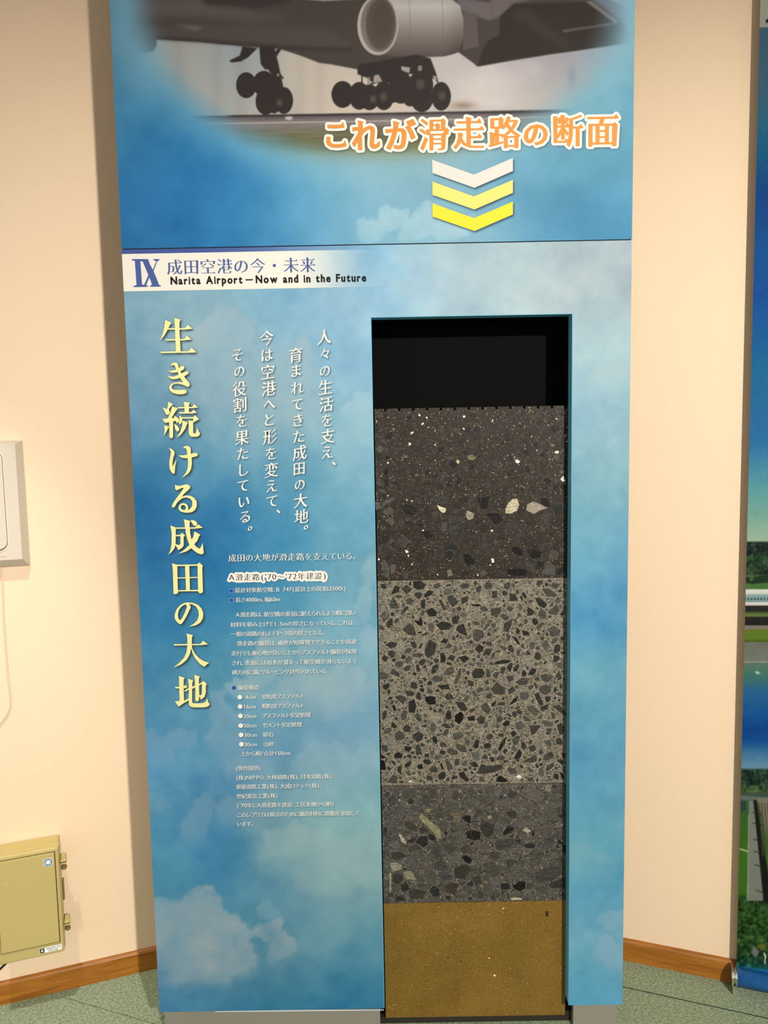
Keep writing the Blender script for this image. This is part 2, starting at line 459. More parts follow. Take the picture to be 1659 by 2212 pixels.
def line(text, x0, y0, x1, y1, em_px, ex=0.010, ey=-0.020, wscale=1.0, latin=None):
    """one horizontal line of print from x0,y0 to x1,y1 (centre line of the characters)"""
    X0, Z0_ = at(x0, y0); X1, Z1 = at(x1, y1); zc = (Z0_+Z1)/2
    sc = 1.0/abs((at(x0+1, y0)[0]-X0)); em = em_px/sc
    tot = sum(adv(c) for c in text); step = (X1-X0)/tot
    out = []; x = X0
    for ch in text:
        a = adv(ch)*step
        if ch not in ' 　':
            L = styled(ch, ex, ey, 0.8 if ord(ch) > 0x3000 else 0.0)
            if L:
                al = np.concatenate(L); lo, hi = al.min(0), al.max(0)
                if ord(ch) >= 0x3000 and ch not in '、。：':
                    cx = 0.5; k = 1.0
                elif ch == '：': cx = 0.25; k = 1.0
                elif ch in '、。': cx = lo[0]+0.28; k = 1.0
                else: cx = (lo[0]+hi[0])/2; k = 1.05
                kx = k
                if ord(ch) < 0x3000: kx = min(1.1, a/em*0.9/max(0.2, hi[0]-lo[0])) if ch != "'" else 1.0
                zo = -0.38*em if ord(ch) >= 0x3000 else -0.36*em
                mx = x+a/2
                out.append([np.stack([mx+(l[:, 0]-cx)*em*kx*wscale, zc+zo+l[:, 1]*em*k], 1) for l in L])
        x += a
    return out

# ---------------------------------------------------------------- the sky and aircraft print
pts_up = [(255,100,(88,140,170)),(260,300,(62,128,168)),(300,400,(35,105,165)),(400,350,(42,122,185)),(350,480,(35,105,165)),(450,430,(32,107,172)),
 (550,400,(60,140,195)),(620,350,(95,165,200)),(620,480,(75,145,190)),(700,440,(105,168,202)),(750,400,(118,175,202)),(750,500,(120,175,205)),(850,500,(140,185,205)),(900,420,(120,172,200)),
 (830,360,(140,178,188)),(1000,470,(135,180,200)),(1150,420,(92,150,185)),(1250,470,(82,146,182)),(1340,350,(95,155,180)),(1340,480,(75,140,180)),
 (1350,200,(105,160,185)),(1360,100,(112,165,185)),(1330,20,(120,165,190)),(290,520,(45,115,165)),(500,500,(48,125,180)),(1200,330,(105,160,180)),(980,360,(125,170,185)),
 (265,200,(70,130,165)),(450,340,(70,145,190)),(350,300,(60,130,178)),(1300,-150,(110,160,190)),(260,-150,(80,130,170)),(255,0,(85,135,165))]
cu = Canvas(225, -330, 1160, 890)
cu.a = cu.field(pts_up, 74)
cu.a += (fbm(cu.h, cu.w, 160, 3)*28)[..., None]
ph = Canvas(225, -330, 1160, 890)
# sky and haze behind the aircraft
ph.a = ph.field([(300,150,(165,168,165)),(400,120,(158,160,158)),(450,200,(164,166,162)),(560,220,(166,166,162)),(500,140,(150,158,164)),(680,180,(190,180,168)),(760,240,(196,184,172)),
  (400,0,(150,146,144)),(720,60,(180,172,165)),(1000,170,(185,178,176)),(1060,210,(195,188,184)),(1100,160,(168,160,165)),(1200,150,(150,148,158)),(1300,140,(150,155,165)),
  (1250,200,(165,168,172)),(1180,215,(185,180,172)),(1340,30,(130,140,170)),(1200,5,(120,110,125)),(960,-40,(190,185,190)),(600,-200,(180,175,175)),(1100,-200,(170,170,180))], 45)
for x in (385, 470, 520, 650, 690):
    ph.a -= (7*np.exp(-((ph.X-x)/14)**2))[..., None]
for (cx, cy, rx, ry, al) in ((1020,190,40,30,.45),(1060,165,34,32,.4),(1100,185,40,35,.3),(1150,150,30,22,.25),(1045,220,60,14,.5)):
    d = ((ph.X-cx)/rx)**2+((ph.Y-cy)/ry)**2+fbm(ph.h, ph.w, 26, 3)*1.2
    ph.put(np.exp(-np.maximum(d, 0))*al, (212,205,202))
d = ((ph.X-1000)/26)**2+((ph.Y-228)/9)**2; ph.put(np.exp(-d)*0.75, (140,118,98))
d = ((ph.X-1235)/9)**2+((ph.Y-165)/26)**2; ph.put(np.exp(-d)*0.4, (110,120,150))
# ground
gy = 251-(ph.X-380)*0.0135
ground = np.where(ph.Y > gy, 1.0, 0.0); ground = blur(ground, 0.9)
st = fbm(ph.h, ph.w, 9, 3, ax=12)*22
gc = np.zeros_like(ph.a)
t = (ph.Y-gy)
prof_t = np.array([0, 4, 12, 22, 29, 35, 55, 75, 95, 130]); prof_c = np.array([(58,52,54),(96,88,92),(122,113,114),(128,120,118),(118,110,104),(110,106,86),(104,104,78),(116,120,88),(140,158,140),(130,170,190)], float)
for k in range(3): gc[..., k] = np.interp(t, prof_t, prof_c[:, k])
gc += st[..., None]
ph.a = ph.a*(1-ground[..., None])+gc*ground[..., None]
ph.poly([(380,267),(900,259),(1250,250),(1250,252),(900,261.5),(380,269.5)], (192,182,176), 0.8, .8)
ph.ell(624, 255, 8, 4.5, (205,196,188), 2, .8)
ph.poly([(500,249),(1245,236),(1330,234),(1245,241),(500,253)], (48,43,44), 1.0, .8)
# fuselage, wings
DK = (70, 62, 59)
ph.poly([(255,-110),(500,-135),(760,-150),(900,-120),(1080,-60),(1200,-30),(1280,-12),(1345,10),(1400,50),(1400,90),(1370,91),(1250,109),(1191,117),(1100,131),(1031,144),(1022,136),(989,112),(975,118),(900,124),(880,130),(772,150),(715,139),(690,136),(646,119),(602,105),(523,100),(432,91),(338,85),(338,99),(334,107),(328,112),(284,119),(250,125)], DK, 0.9)
ph.poly([(290,-5),(430,-8),(445,10),(520,20),(560,30),(640,38),(560,44),(440,36),(330,36),(288,30)], (96,89,87), 9, .75)
ph.poly([(300,60),(520,52),(700,62),(770,100),(700,105),(400,84),(300,78)], (84,75,73), 6, .6)
ph.poly([(330,78),(523,92),(640,100),(760,104),(760,112),(640,108),(432,91),(338,85)], (50,44,43), 3, .7)
ph.poly([(372,52),(440,56),(424,68)], (120,112,108), 3, .5)
ph.poly([(620,-12),(640,-3),(700,2),(775,-2),(800,-20),(640,-25)], (190,184,180), 1.2, .8)
ph.poly([(440,-40),(640,-40),(625,5),(560,18),(440,8)], (54,48,47), 3, .8)
ph.poly([(985,-5),(1060,5),(1060,44),(1035,40),(995,20)], (112,104,106), 2, .8)
ph.poly([(1060,-20),(1160,-5),(1110,8),(1082,35),(1060,44)], (128,116,118), 3, .6)
ph.poly([(1110,8),(1266,4),(1330,48),(1370,60),(1370,91),(1191,116),(1031,143),(1045,100),(1080,60),(1080,35)], (50,44,41), 1.6)
ph.poly([(1215,64),(1330,48),(1333,52),(1216,71)], (98,90,86), 1, .7)
ph.poly([(1266,4),(1276,2),(1336,46),(1328,50)], (120,112,106), 1, .8)
ph.poly([(1270,-60),(1400,-60),(1400,70),(1365,78),(1345,45),(1275,-2)], (125,140,168), 5, .6)
ph.poly([(1090,28),(1140,18),(1235,98),(1225,108)], (74,63,56), 7, .45)
# engine
ph.poly([(1000,22),(1036,32),(1036,100),(1000,108)], (92,83,80), 1.2)
ph.poly([(1030,36),(1078,52),(1079,76),(1034,96)], (72,64,60), 1.2)
em = ph.mask([[(822,-9),(870,-14),(930,-6),(975,-3),(994,12),(1001,40),(1001,80),(992,112),(960,122),(900,124),(822,119)]], 0.9)
tt = np.clip((ph.Y+8)/130, 0, 1); ec = np.zeros_like(ph.a); stops = np.array([0,.18,.35,.6,.85,1.0]); cs = np.array([(165,160,160),(182,176,174),(160,154,150),(128,120,116),(100,92,88),(82,75,72)], float)
for k in range(3): ec[..., k] = np.interp(tt, stops, cs[:, k])
ec -= (sstep(950, 1000, ph.X)*18)[..., None]
ph.a = ph.a*(1-em[..., None])+ec*em[..., None]
for x in (957, 886):
    ph.put(np.exp(-((ph.X-x-(ph.Y-55)**2*-0.0008)/1.2)**2)*em*0.3, (90,84,82))
ph.ell(816, 55, 44, 64, (176,168,163), 1.6)
ph.ell(818, 53, 39, 60, (120,110,104), 2)
ph.ell(822, 52, 32, 56, (86,76,70), 4)
ph.ell(826, 46, 22, 42, (78,69,64), 8)
# landing gear
BK = (50, 44, 42)
for p in ([(560,100),(592,100),(602,140),(596,150),(572,150),(563,138)],[(572,140),(602,140),(612,188),(596,196),(586,160)],[(524,100),(556,104),(536,124),(520,133),(500,135),(495,131),(518,120)],
          [(600,104),(608,106),(590,134),(583,130)],[(772,140),(900,118),(930,126),(942,158),(946,172),(928,170),(905,160),(880,160),(870,178),(806,180),(796,170),(772,160)]):
    ph.poly(p, BK, 0.8)
for (a_, b_) in (((592,134),(606,186)),((584,150),(608,192)),((596,150),(612,170)),((800,182),(818,176)),((782,158),(782,180)),((930,150),(946,178))):
    v = np.array(b_, float)-a_; n_ = np.array([-v[1], v[0]])/np.linalg.norm(v)*1.8
    ph.poly([tuple(np.array(a_)+n_), tuple(np.array(b_)+n_), tuple(np.array(b_)-n_), tuple(np.array(a_)-n_)], BK, 0.6)
ph.ell(601, 162, 2.6, 3.6, (150,140,132), 1, .8)
for (x, y, rx, ry) in ((532,184,22,28),(570,181,24,28),(574,219,22,29),(592,215,16,30),(613,217,20,29),(740,204,24,29),(776,207,22,30),(798,210,22,28),(829,207,22,31),(866,188,25,36),(850,200,20,22),(886,200,20,30),(909,184,27,31),(911,214,24,28),(953,208,21,31)):
    ph.ell(x, y, rx, ry, BK, 1.0)
for (x, y, r) in ((908,182,9),(955,207,8),(829,209,8),(806,214,7),(604,222,7)):
    ph.ell(x, y, r, r*1.2, (92,84,80), 2.5, .6); ph.ell(x, y, r*.45, r*.5, (58,50,48), 1, .8); ph.ell(x, y, 1.6, 1.6, (160,150,142), 1, .6)
ph.poly([(866,143),(886,146),(884,158),(868,152)], (185,175,168), .8, .8)
ph.poly([(903,142),(912,142),(911,153),(903,153)], (150,142,138), .8, .8)
ph.poly([(935,163),(944,165),(942,177),(936,172)], (170,162,156), .8, .8)
ph.poly([(808,163),(818,161),(826,176),(806,180)], (178,168,160), .8, .8)
ph.poly([(793,166),(800,166),(800,184),(793,184)], (130,124,122), .8, .7)
for x0_ in (598, 848, 940):
    ph.poly([(x0_-8,236),(x0_+12,224),(x0_+34,238),(x0_+10,241)], (175,165,158), 1.5, .0)
# blend by the soft oval vignette
ex = (ph.X-820)/548.0; ey = (ph.Y+10)/378.0
rr = np.sqrt(ex**2+ey**2)+fbm(ph.h, ph.w, 120, 2)*0.05
rr = np.where(ph.Y < -10, np.sqrt(ex**2+((ph.Y+10)/300.0)**2), rr)
vm = (1-sstep(0.84, 1.03, rr))[..., None]
glow = (sstep(0.80, 0.97, rr)*(1-sstep(0.97, 1.18, rr)))[..., None]*0.35
cu.a = cu.a*(1-glow)+np.array((150,190,200))*glow
cu.a = cu.a*(1-vm)+ph.a*vm
def cloud(cv, blobs, c, al, edge=0.30, nz=1.0, cell=70):
    f = np.full((cv.h, cv.w), -9.0); g = np.zeros((cv.h, cv.w))
    wx = fbm(cv.h, cv.w, cell*.6)*26; wy = fbm(cv.h, cv.w, cell*.6)*26
    for (x, y, rx, ry) in blobs:
        v = 1-np.sqrt(((cv.X+wx-x)/rx)**2+((cv.Y+wy-y)/ry)**2)
        g = np.where(v > f, (cv.Y-y)/ry, g); f = np.maximum(f, v)
    g = blur(g[::3, ::3], 4); g = np.repeat(np.repeat(g, 3, 0), 3, 1)[:cv.h, :cv.w]
    n = fbm(cv.h, cv.w, cell)
    m = sstep(-0.03, edge+np.clip(g, 0, 1)*0.5, f+n*nz*0.75)*al
    m *= np.clip(1.0-0.45*sstep(-.4, 1.0, g), 0, 1)*(0.95+1.1*fbm(cv.h, cv.w, cell*1.3, 3))
    cv.put(np.clip(m, 0, 1), c)
cloud(cu, [(800,500,38,36),(845,480,36,34),(890,505,50,34),(930,470,35,34),(960,500,60,32)], (172,205,215), .55)
cloud(cu, [(930,458,26,20),(1000,490,60,30)], (160,196,210), .35)
UPC = cu

pts_lo = [(300,650,(132,172,192)),(300,750,(120,163,187)),(290,850,(108,152,178)),(300,950,(85,140,175)),(300,1050,(52,120,165)),(310,1150,(45,112,162)),(320,1250,(45,112,162)),(320,1350,(50,125,172)),(330,1450,(75,135,170)),(330,1550,(88,145,180)),(330,1650,(78,140,185)),(330,1750,(85,145,180)),(340,1850,(70,137,170)),(350,1935,(75,140,172)),(350,2050,(110,150,172)),(350,2120,(85,135,170)),(360,2178,(45,115,168)),
 (450,650,(135,175,195)),(450,720,(140,178,195)),(450,850,(138,172,190)),(450,950,(112,160,185)),(450,1020,(82,145,180)),(450,1100,(42,115,168)),(450,1200,(48,120,172)),(450,1300,(52,128,175)),(450,1400,(72,142,178)),(450,1500,(90,150,178)),(450,1600,(82,145,182)),(450,1700,(85,140,180)),(450,1780,(80,140,178)),(460,1850,(62,130,178)),(470,1920,(58,128,170)),(530,1960,(62,130,168)),(450,2000,(115,152,168)),(450,2080,(115,150,165)),(450,2140,(75,132,165)),(450,2178,(35,110,160)),
 (600,650,(125,175,205)),(600,750,(132,176,200)),(600,850,(145,178,190)),(600,950,(118,166,190)),(600,1050,(92,155,185)),(600,1150,(60,135,178)),(600,1250,(75,145,182)),(600,1350,(85,150,182)),(600,1420,(105,158,180)),(600,1500,(105,158,180)),(600,1600,(102,152,185)),(600,1700,(115,160,180)),(600,1800,(118,160,172)),(600,1900,(118,158,170)),(600,1960,(78,138,168)),(600,2030,(105,150,165)),(600,2100,(90,140,165)),(600,2172,(32,108,152)),
 (760,650,(150,188,208)),(760,750,(130,178,210)),(760,850,(135,180,205)),(760,950,(138,182,200)),(760,1050,(118,172,195)),(760,1150,(108,165,192)),(760,1250,(118,170,190)),(760,1350,(110,165,190)),(760,1450,(125,168,185)),(760,1550,(112,160,190)),(760,1650,(130,170,187)),(760,1750,(122,170,180)),(760,1850,(135,172,178)),(760,1950,(120,160,170)),(760,2030,(88,145,168)),(760,2100,(85,142,170)),(760,2172,(35,110,155)),
 (820,560,(125,178,212)),(860,560,(140,185,210)),(830,640,(150,192,218)),(950,580,(166,194,208)),(1020,640,(168,194,205)),(1100,590,(168,190,197)),(1250,580,(165,183,190)),(1340,600,(158,177,186)),(1340,530,(160,177,186)),(1000,540,(165,190,205)),
 (1300,750,(162,190,200)),(1300,850,(152,185,197)),(1250,900,(138,180,203)),(1340,950,(145,180,190)),(1300,1000,(135,178,195)),(1300,1060,(130,178,190)),(1300,1150,(115,170,190)),(1270,1250,(95,160,190)),(1345,1200,(85,140,180)),(1345,1300,(75,140,182)),(1250,1350,(92,160,198)),(1300,1450,(108,165,185)),(1300,1550,(95,155,185)),(1300,1650,(98,155,185)),(1250,1720,(82,150,188)),(1330,1750,(100,158,180)),(1250,1830,(105,165,180)),(1320,1900,(85,155,187)),(1260,1950,(82,150,187)),(1320,1990,(108,160,185)),(1320,2060,(122,165,188)),(1250,2100,(95,165,190)),(1300,2150,(85,160,200))]
cl = Canvas(255, 505, 1125, 1700)
cl.a = cl.field(pts_lo, 58)
cl.a += (fbm(cl.h, cl.w, 150, 3)*26+fbm(cl.h, cl.w, 60, 4)*14)[..., None]*np.array((1.25, 1, .7))
cloud(cl, [(480,705,52,48),(520,730,40,50),(440,730,40,40)], (162,184,196), .6)
cloud(cl, [(560,860,70,150),(430,760,70,60),(480,830,60,80),(640,760,45,26),(650,790,40,75),(660,880,50,70),(620,900,60,60)], (158,184,196), .42)
cloud(cl, [(653,758,22,28),(640,800,30,50)], (165,188,200), .35)
cloud(cl, [(790,870,34,24),(765,885,32,26),(800,930,40,60)], (165,200,212), .45)
cloud(cl, [(700,1500,130,70),(590,1410,45,55),(640,1370,50,22),(680,1400,40,50),(560,1450,50,40),(520,1490,40,30)], (160,182,190), .5)
cloud(cl, [(800,1235,26,50),(800,1390,24,40),(790,1300,20,60)], (158,188,200), .5)
cloud(cl, [(470,1510,22,26),(480,1545,34,30),(500,1600,50,70)], (140,170,190), .45)
cloud(cl, [(345,1630,40,40),(320,1600,40,30),(390,1600,50,30),(540,1660,60,34)], (138,168,192), .35)
cloud(cl, [(330,1740,40,26),(440,1750,34,60),(420,1790,40,50),(520,1760,70,50)], (135,165,182), .4)
cloud(cl, [(700,1650,70,60),(720,1620,30,22),(800,1640,30,40)], (150,180,195), .35)
cloud(cl, [(430,1965,58,42),(380,1990,80,60),(470,2000,70,50),(500,2010,60,42),(575,2010,42,36),(600,2050,40,50),(420,2070,160,80),(345,1965,36,30)], (150,168,178), .72)
cloud(cl, [(740,1870,110,60),(780,1850,60,50),(650,1840,90,60),(700,1910,80,45),(820,1840,30,50)], (150,178,182), .45)
cloud(cl, [(700,2015,70,26),(680,2040,60,50),(580,1968,24,18)], (125,165,180), .4)
cloud(cl, [(1330,1990,48,26),(1310,2060,34,26),(1340,2080,50,30),(1310,2040,22,22)], (138,172,195), .5)
cloud(cl, [(1285,1880,70,50),(1250,1860,40,50)], (128,170,185), .35)
cloud(cl, [(1320,815,40,30),(1278,815,12,14)], (168,190,196), .4)
cloud(cl, [(950,560,110,50),(900,620,60,40),(1100,600,150,60)], (178,198,204), .25)
LOC = cl

# ---------------------------------------------------------------- cabinet
m_print = printed('printed_sheet', 0.62, 0.10)
m_edge = plain('sheet_edge', rgb(150, 195, 215), rough=0.4)
m_side = plain('blue_reveal', rgb(105, 185, 212), rough=0.45)
m_body = plain('cabinet_grey', rgb(140, 138, 132), rough=0.5, var=.02)
m_plinth = plain('plinth_grey', rgb(132, 129, 118), rough=0.5, var=.02)
m_black = plain('black_liner', rgb(3, 3, 3), rough=0.8, spec=0.1)
m_white_letter = plain('ivory_ink', inkc(244, 240, 228), rough=0.62, spec=0.1)
m_yellow_letter = plain('pale_yellow_ink', inkc(246, 240, 168), rough=0.62, spec=0.1)
m_orange = plain('orange_ink', inkc(228, 150, 74), rough=0.62, spec=0.1, var=.08, scale=3)
m_navy = plain('navy_ink', rgb(30, 36, 66), rough=0.62, spec=0.1)
m_blueink = plain('slate_blue_ink', rgb(70, 88, 146), rough=0.62, spec=0.1)
m_blackink = plain('black_ink', rgb(26, 24, 26), rough=0.62, spec=0.1)

cab = empty('exhibit_cabinet', (0, 0.1, 0), 'tall sky-blue printed display cabinet with black opening, standing in the wall corner', 'display cabinet')
def part(name, dims, mat, bevel=0.0, parent=None):
    o = box_obj(name, dims, mat, None, bevel); return keep(o, parent or cab)
SH = 0.006
part('side_body', (XL+0.001, XA-0.0005, SH, 0.2, ZB, ZS), m_body)
part('side_body', (XB+0.0005, XR-0.001, SH, 0.2, ZB, ZS), m_body)
part('top_body', (XL+0.001, XR-0.001, SH, 0.2, ZS+0.0004, ZTOP), m_body)
part('opening_header', (XA-0.0004, XB+0.0004, SH, 0.2, ZT+0.0006, ZS), m_body)
part('plinth', (-0.5700, -0.0361, 0.030, 0.2, 0, ZB-0.0003), m_plinth)
part('plinth', (0.4424, 0.5497, 0.030, 0.2, 0, ZB-0.0003), m_plinth)
part('reveal_strip', (XB-0.0010, XB+0.0004, 0.0005, 0.0338, ZB+0.001, ZT), m_side)
part('reveal_strip', (XA-0.0004, XA+0.0008, 0.0005, 0.0338, ZB+0.001, ZT), m_side)
part('reveal_strip', (XA+0.0008, XB-0.001, 0.0005, 0.0338, ZT-0.001, ZT+0.0004), m_side)
part('back_liner', (XA-0.0003, XB+0.0003, 0.12, 0.125, Z0, ZT), m_black)
part('side_liner', (XA-0.0003, XA+0.0015, 0.0342, 0.12, Z0, ZT), m_black)
part('side_liner', (XB-0.0015, XB+0.0003, 0.0342, 0.12, 1.5305, ZT), m_black)
part('top_liner', (XA+0.0016, XB-0.0016, 0.0342, 0.12, ZT-0.0015, ZT+0.0003), m_black)
part('bottom_sill', (-0.0355, 0.4418, 0.052, 0.19, 0, Z0-0.0004), plain('dark_brown_sill', rgb(44, 38, 33), rough=.6))
part('gap_filler', (-0.0358, -0.0256, 0.0475, 0.19, Z0-0.0004, ZB), m_black)
part('gap_filler', (0.4246, 0.4421, 0.0475, 0.19, Z0-0.0004, ZB), m_black)

ORX = 0.0016
xs_u = np.linspace(XL, XR, 720); zs_u = np.concatenate([np.linspace(ZS+0.0012, 2.46, 375), np.linspace(2.475, ZTOP, 20)])
def up_ink(V):
    px, py = proj(V); return ink(UPC.sample(px, py))
def lo_ink(V):
    px, py = proj(V); return ink(LOC.sample(px, py))

# lettering outlines first, so that their printed soft shades go into the sheets
title_px = [('生',345.3,423.6,686.4,763.6),('き',362.8,410.5,783,852.5),('続',351.3,432,867.7,947.5),('け',364.8,427.6,963,1032),('る',371.7,425.3,1045.7,1107),
            ('成',364.3,440.4,1121.5,1198),('田',372.2,439,1214.8,1283.9),('の',377.9,439.4,1301.2,1354),('大',375.4,451.8,1368.2,1442.5),('地',378.3,453.3,1457,1529)]
def U(px0, py0, k, pts): return [(px0+x*k, py0+y*k) for x, y in pts]
# outlines drawn for the big title, in steps of a fifth of a pixel measured from (330,660) or (330,1100)
K1, K2 = 170/855.0, 170/817.0
BIG = {
'生': (660, K1, [[(137,157),(208,188),(192,205),(170,246),(243,246),(236,136),(302,153),(293,178),(290,246),(352,246),(382,210),(434,254),(350,262),(291,262),(296,364),(343,364),(374,327),(422,371),(342,379),(297,379),(304,498),(388,498),(422,460),(470,502),(466,512),(90,517),(84,502),(252,498),(247,379),(140,381),(136,368),(246,364),(243,262),(164,262),(128,325),(76,385),(108,310),(128,230)]]),
'き': (660, K1, [[(196,654),(206,630),(228,621),(262,622),(276,640),(284,682),(300,664),(320,655),(340,660),(346,680),(330,700),(302,714),(310,738),(332,730),(360,716),(384,716),(392,733),(374,752),(344,768),(352,790),(392,832),(404,856),(398,878),(380,886),(352,872),(318,858),(270,848),(230,852),(208,870),(208,900),(232,916),(290,918),(350,914),(370,930),(366,952),(330,964),(270,964),(215,948),(184,918),(180,884),(196,856),(236,836),(290,832),(330,834),(310,806),(296,786),(262,798),(218,802),(186,790),(164,762),(192,770),(230,772),(284,752),(270,722),(240,730),(202,730),(166,704),(200,710),(256,698),(240,652),(222,646)]]),
'続': (660, K1, [[(168,1044),(224,1072),(200,1096),(174,1128),(184,1148),(186,1170),(170,1190),(150,1186),(134,1160),(108,1108),(132,1116),(154,1126),(166,1090)],
               [(212,1096),(274,1118),(250,1150),(204,1222),(236,1222),(232,1196),(262,1212),(286,1232),(288,1262),(262,1276),(246,1250),(222,1262),(222,1430),(206,1444),(182,1432),(180,1268),(140,1276),(124,1264),(106,1230),(140,1230),(166,1224),(190,1170)],
               [(126,1300),(182,1318),(166,1338),(150,1370),(118,1420),(130,1370)],
               [(232,1284),(270,1308),(288,1336),(286,1360),(266,1370),(248,1352)],
               [(336,1046),(404,1056),(394,1078),(394,1102),(430,1102),(450,1070),(494,1108),(430,1116),(394,1116),(394,1158),(424,1158),(442,1132),(480,1166),(420,1174),(290,1174),(284,1160),(346,1158),(346,1116),(276,1118),(270,1104),(346,1102)],
               [(292,1200),(300,1194),(312,1214),(440,1214),(460,1192),(504,1234),(486,1246),(456,1262),(444,1270),(440,1262),(440,1228),(322,1228),(316,1270),(300,1290),(282,1286),(292,1252)],
               [(384,1246),(440,1254),(440,1380),(448,1390),(470,1386),(484,1326),(496,1360),(514,1386),(508,1412),(480,1426),(420,1426),(400,1410),(392,1380),(392,1270)],
               [(322,1248),(382,1270),(372,1290),(354,1340),(310,1400),(256,1440),(296,1380),(322,1310)]]),
'け': (660, K1, [[(176,1548),(212,1560),(238,1590),(236,1620),(222,1660),(214,1720),(218,1750),(236,1710),(258,1674),(246,1740),(242,1790),(240,1822),(222,1828),(200,1806),(184,1768),(180,1700),(196,1620),(196,1580)],
               [(330,1548),(348,1528),(378,1524),(404,1536),(414,1560),(414,1612),(448,1602),(480,1602),(492,1620),(478,1638),(424,1650),(426,1720),(416,1780),(390,1824),(318,1872),(362,1816),(380,1770),(384,1700),(380,1660),(330,1656),(304,1648),(284,1626),(320,1628),(376,1620),(372,1580),(364,1556),(346,1548)]]),
'る': (660, K1, [[(242,1946),(262,1956),(300,1958),(340,1946),(376,1942),(404,1958),(408,1978),(390,2002),(346,2040),(316,2078),(360,2062),(410,2066),(450,2088),(478,2128),(480,2176),(462,2220),(424,2246),(370,2252),(330,2246),(296,2232),(280,2206),(286,2172),(308,2150),(344,2146),(376,2164),(388,2196),(380,2222),(412,2204),(430,2170),(430,2128),(410,2100),(370,2084),(330,2090),(290,2116),(262,2146),(240,2188),(216,2196),(208,2174),(226,2140),(260,2090),(306,2030),(340,1980),(316,1982),(286,1996),(262,2008),(246,1996)],
               [(318,2166),(304,2186),(310,2210),(336,2222),(356,2218),(362,2190),(346,2168)]]),
'成': (1100, K2, [[(324,104),(392,122),(382,146),(384,188),(440,188),(474,156),(520,192),(450,200),(386,202),(390,250),(404,316),(424,280),(432,230),(496,264),(482,280),(462,330),(432,362),(452,390),(482,408),(498,400),(518,348),(524,400),(530,446),(524,464),(500,468),(466,456),(430,430),(402,404),(350,438),(268,462),(330,418),(382,370),(362,320),(346,260),(340,202),(240,202),(240,266),(286,266),(304,244),(338,272),(322,286),(322,380),(300,404),(266,424),(256,400),(232,372),(230,400),(200,440),(164,470),(186,420),(196,360),(198,250),(184,168),(240,190),(336,188),(330,140)],
                [(240,280),(238,362),(272,372),(288,362),(288,280)],
                [(392,114),(430,114),(456,132),(464,154),(452,172),(430,172),(412,150)]]),
'田': (1100, K2, [[(202,560),(254,576),(464,572),(484,552),(522,586),(514,602),(522,860),(508,872),(482,870),(472,850),(264,852),(264,870),(240,882),(216,876),(216,860),(210,640)],
                [(256,590),(258,708),(340,706),(336,588)],[(380,588),(384,704),(468,702),(466,586)],[(258,718),(262,840),(346,838),(342,716)],[(384,714),(388,838),(472,836),(468,712)]]),
'の': (1100, K2, [[(366,966),(420,972),(470,992),(508,1030),(526,1080),(522,1130),(496,1176),(450,1204),(374,1218),(426,1190),(464,1150),(480,1100),(474,1050),(450,1010),(414,988),(376,980),(392,1000),(394,1024),(380,1050),(352,1110),(322,1160),(302,1188),(284,1194),(262,1180),(240,1156),(228,1126),(230,1086),(250,1036),(290,992),(330,972)],
                [(342,986),(300,1008),(272,1046),(262,1090),(266,1130),(282,1152),(300,1138),(326,1090),(350,1030),(356,1004)]]),
'大': (1100, K2, [[(350,1290),(418,1306),(408,1326),(406,1398),(496,1398),(524,1364),(576,1402),(500,1410),(406,1410),(412,1450),(440,1500),(480,1544),(530,1576),(586,1592),(560,1612),(538,1636),(490,1606),(440,1546),(412,1490),(400,1440),(388,1500),(356,1560),(300,1608),(216,1644),(280,1590),(326,1540),(352,1480),(360,1412),(222,1414),(218,1400),(360,1398),(360,1330)]]),
'地': (1100, K2, [[(272,1730),(332,1748),(322,1768),(322,1842),(338,1820),(362,1846),(340,1856),(322,1858),(326,1986),(366,1966),(374,1964),(376,1870),(340,1892),(330,1888),(334,1876),(374,1854),(372,1800),(366,1758),(420,1776),(412,1796),(410,1842),(440,1828),(438,1780),(432,1718),(490,1736),(480,1756),(480,1812),(510,1796),(524,1780),(564,1812),(552,1826),(552,1900),(540,1946),(514,1968),(498,1976),(492,1950),(484,1940),(480,1984),(462,1994),(444,1984),(442,1848),(410,1864),(410,2000),(420,2014),(520,2012),(548,2000),(564,1958),(576,2000),(592,2022),(580,2044),(540,2056),(420,2056),(390,2046),(376,2024),(374,1982),(320,2014),(270,2048),(256,2030),(232,1994),(280,1988),(276,1860),(240,1858),(230,1844),(276,1842)],
                [(482,1828),(484,1930),(504,1928),(512,1900),(512,1812)]]),
}
big_groups = []
for ch, bx0, bx1, by0, by1 in title_px:
    oy, kk, lps = BIG[ch]
    g_ = []
    for l in lps:
        l = np.array(l, float); n_ = len(l)
        # gently round corners that turn only a little
        a_ = np.roll(l, 1, 0)-l; b_ = np.roll(l, -1, 0)-l
        cosv = (a_*b_).sum(1)/np.maximum(1e-6, np.linalg.norm(a_, axis=1)*np.linalg.norm(b_, axis=1))
        q = []
        for i in range(n_):
            if cosv[i] < -0.55:
                q += [l[i]+a_[i]*0.22, l[i]*0.9+(l[i]+a_[i]*.5)*0.05+(l[i]+b_[i]*.5)*0.05, l[i]+b_[i]*0.22]
            else: q.append(l[i])
        q = np.array(q)
        g_.append(np.array([at(330+x*kk, oy+y*kk) for x, y in q]))
    if ch == '続': big_groups += [[l] for l in g_]
    else: big_groups.append(g_)

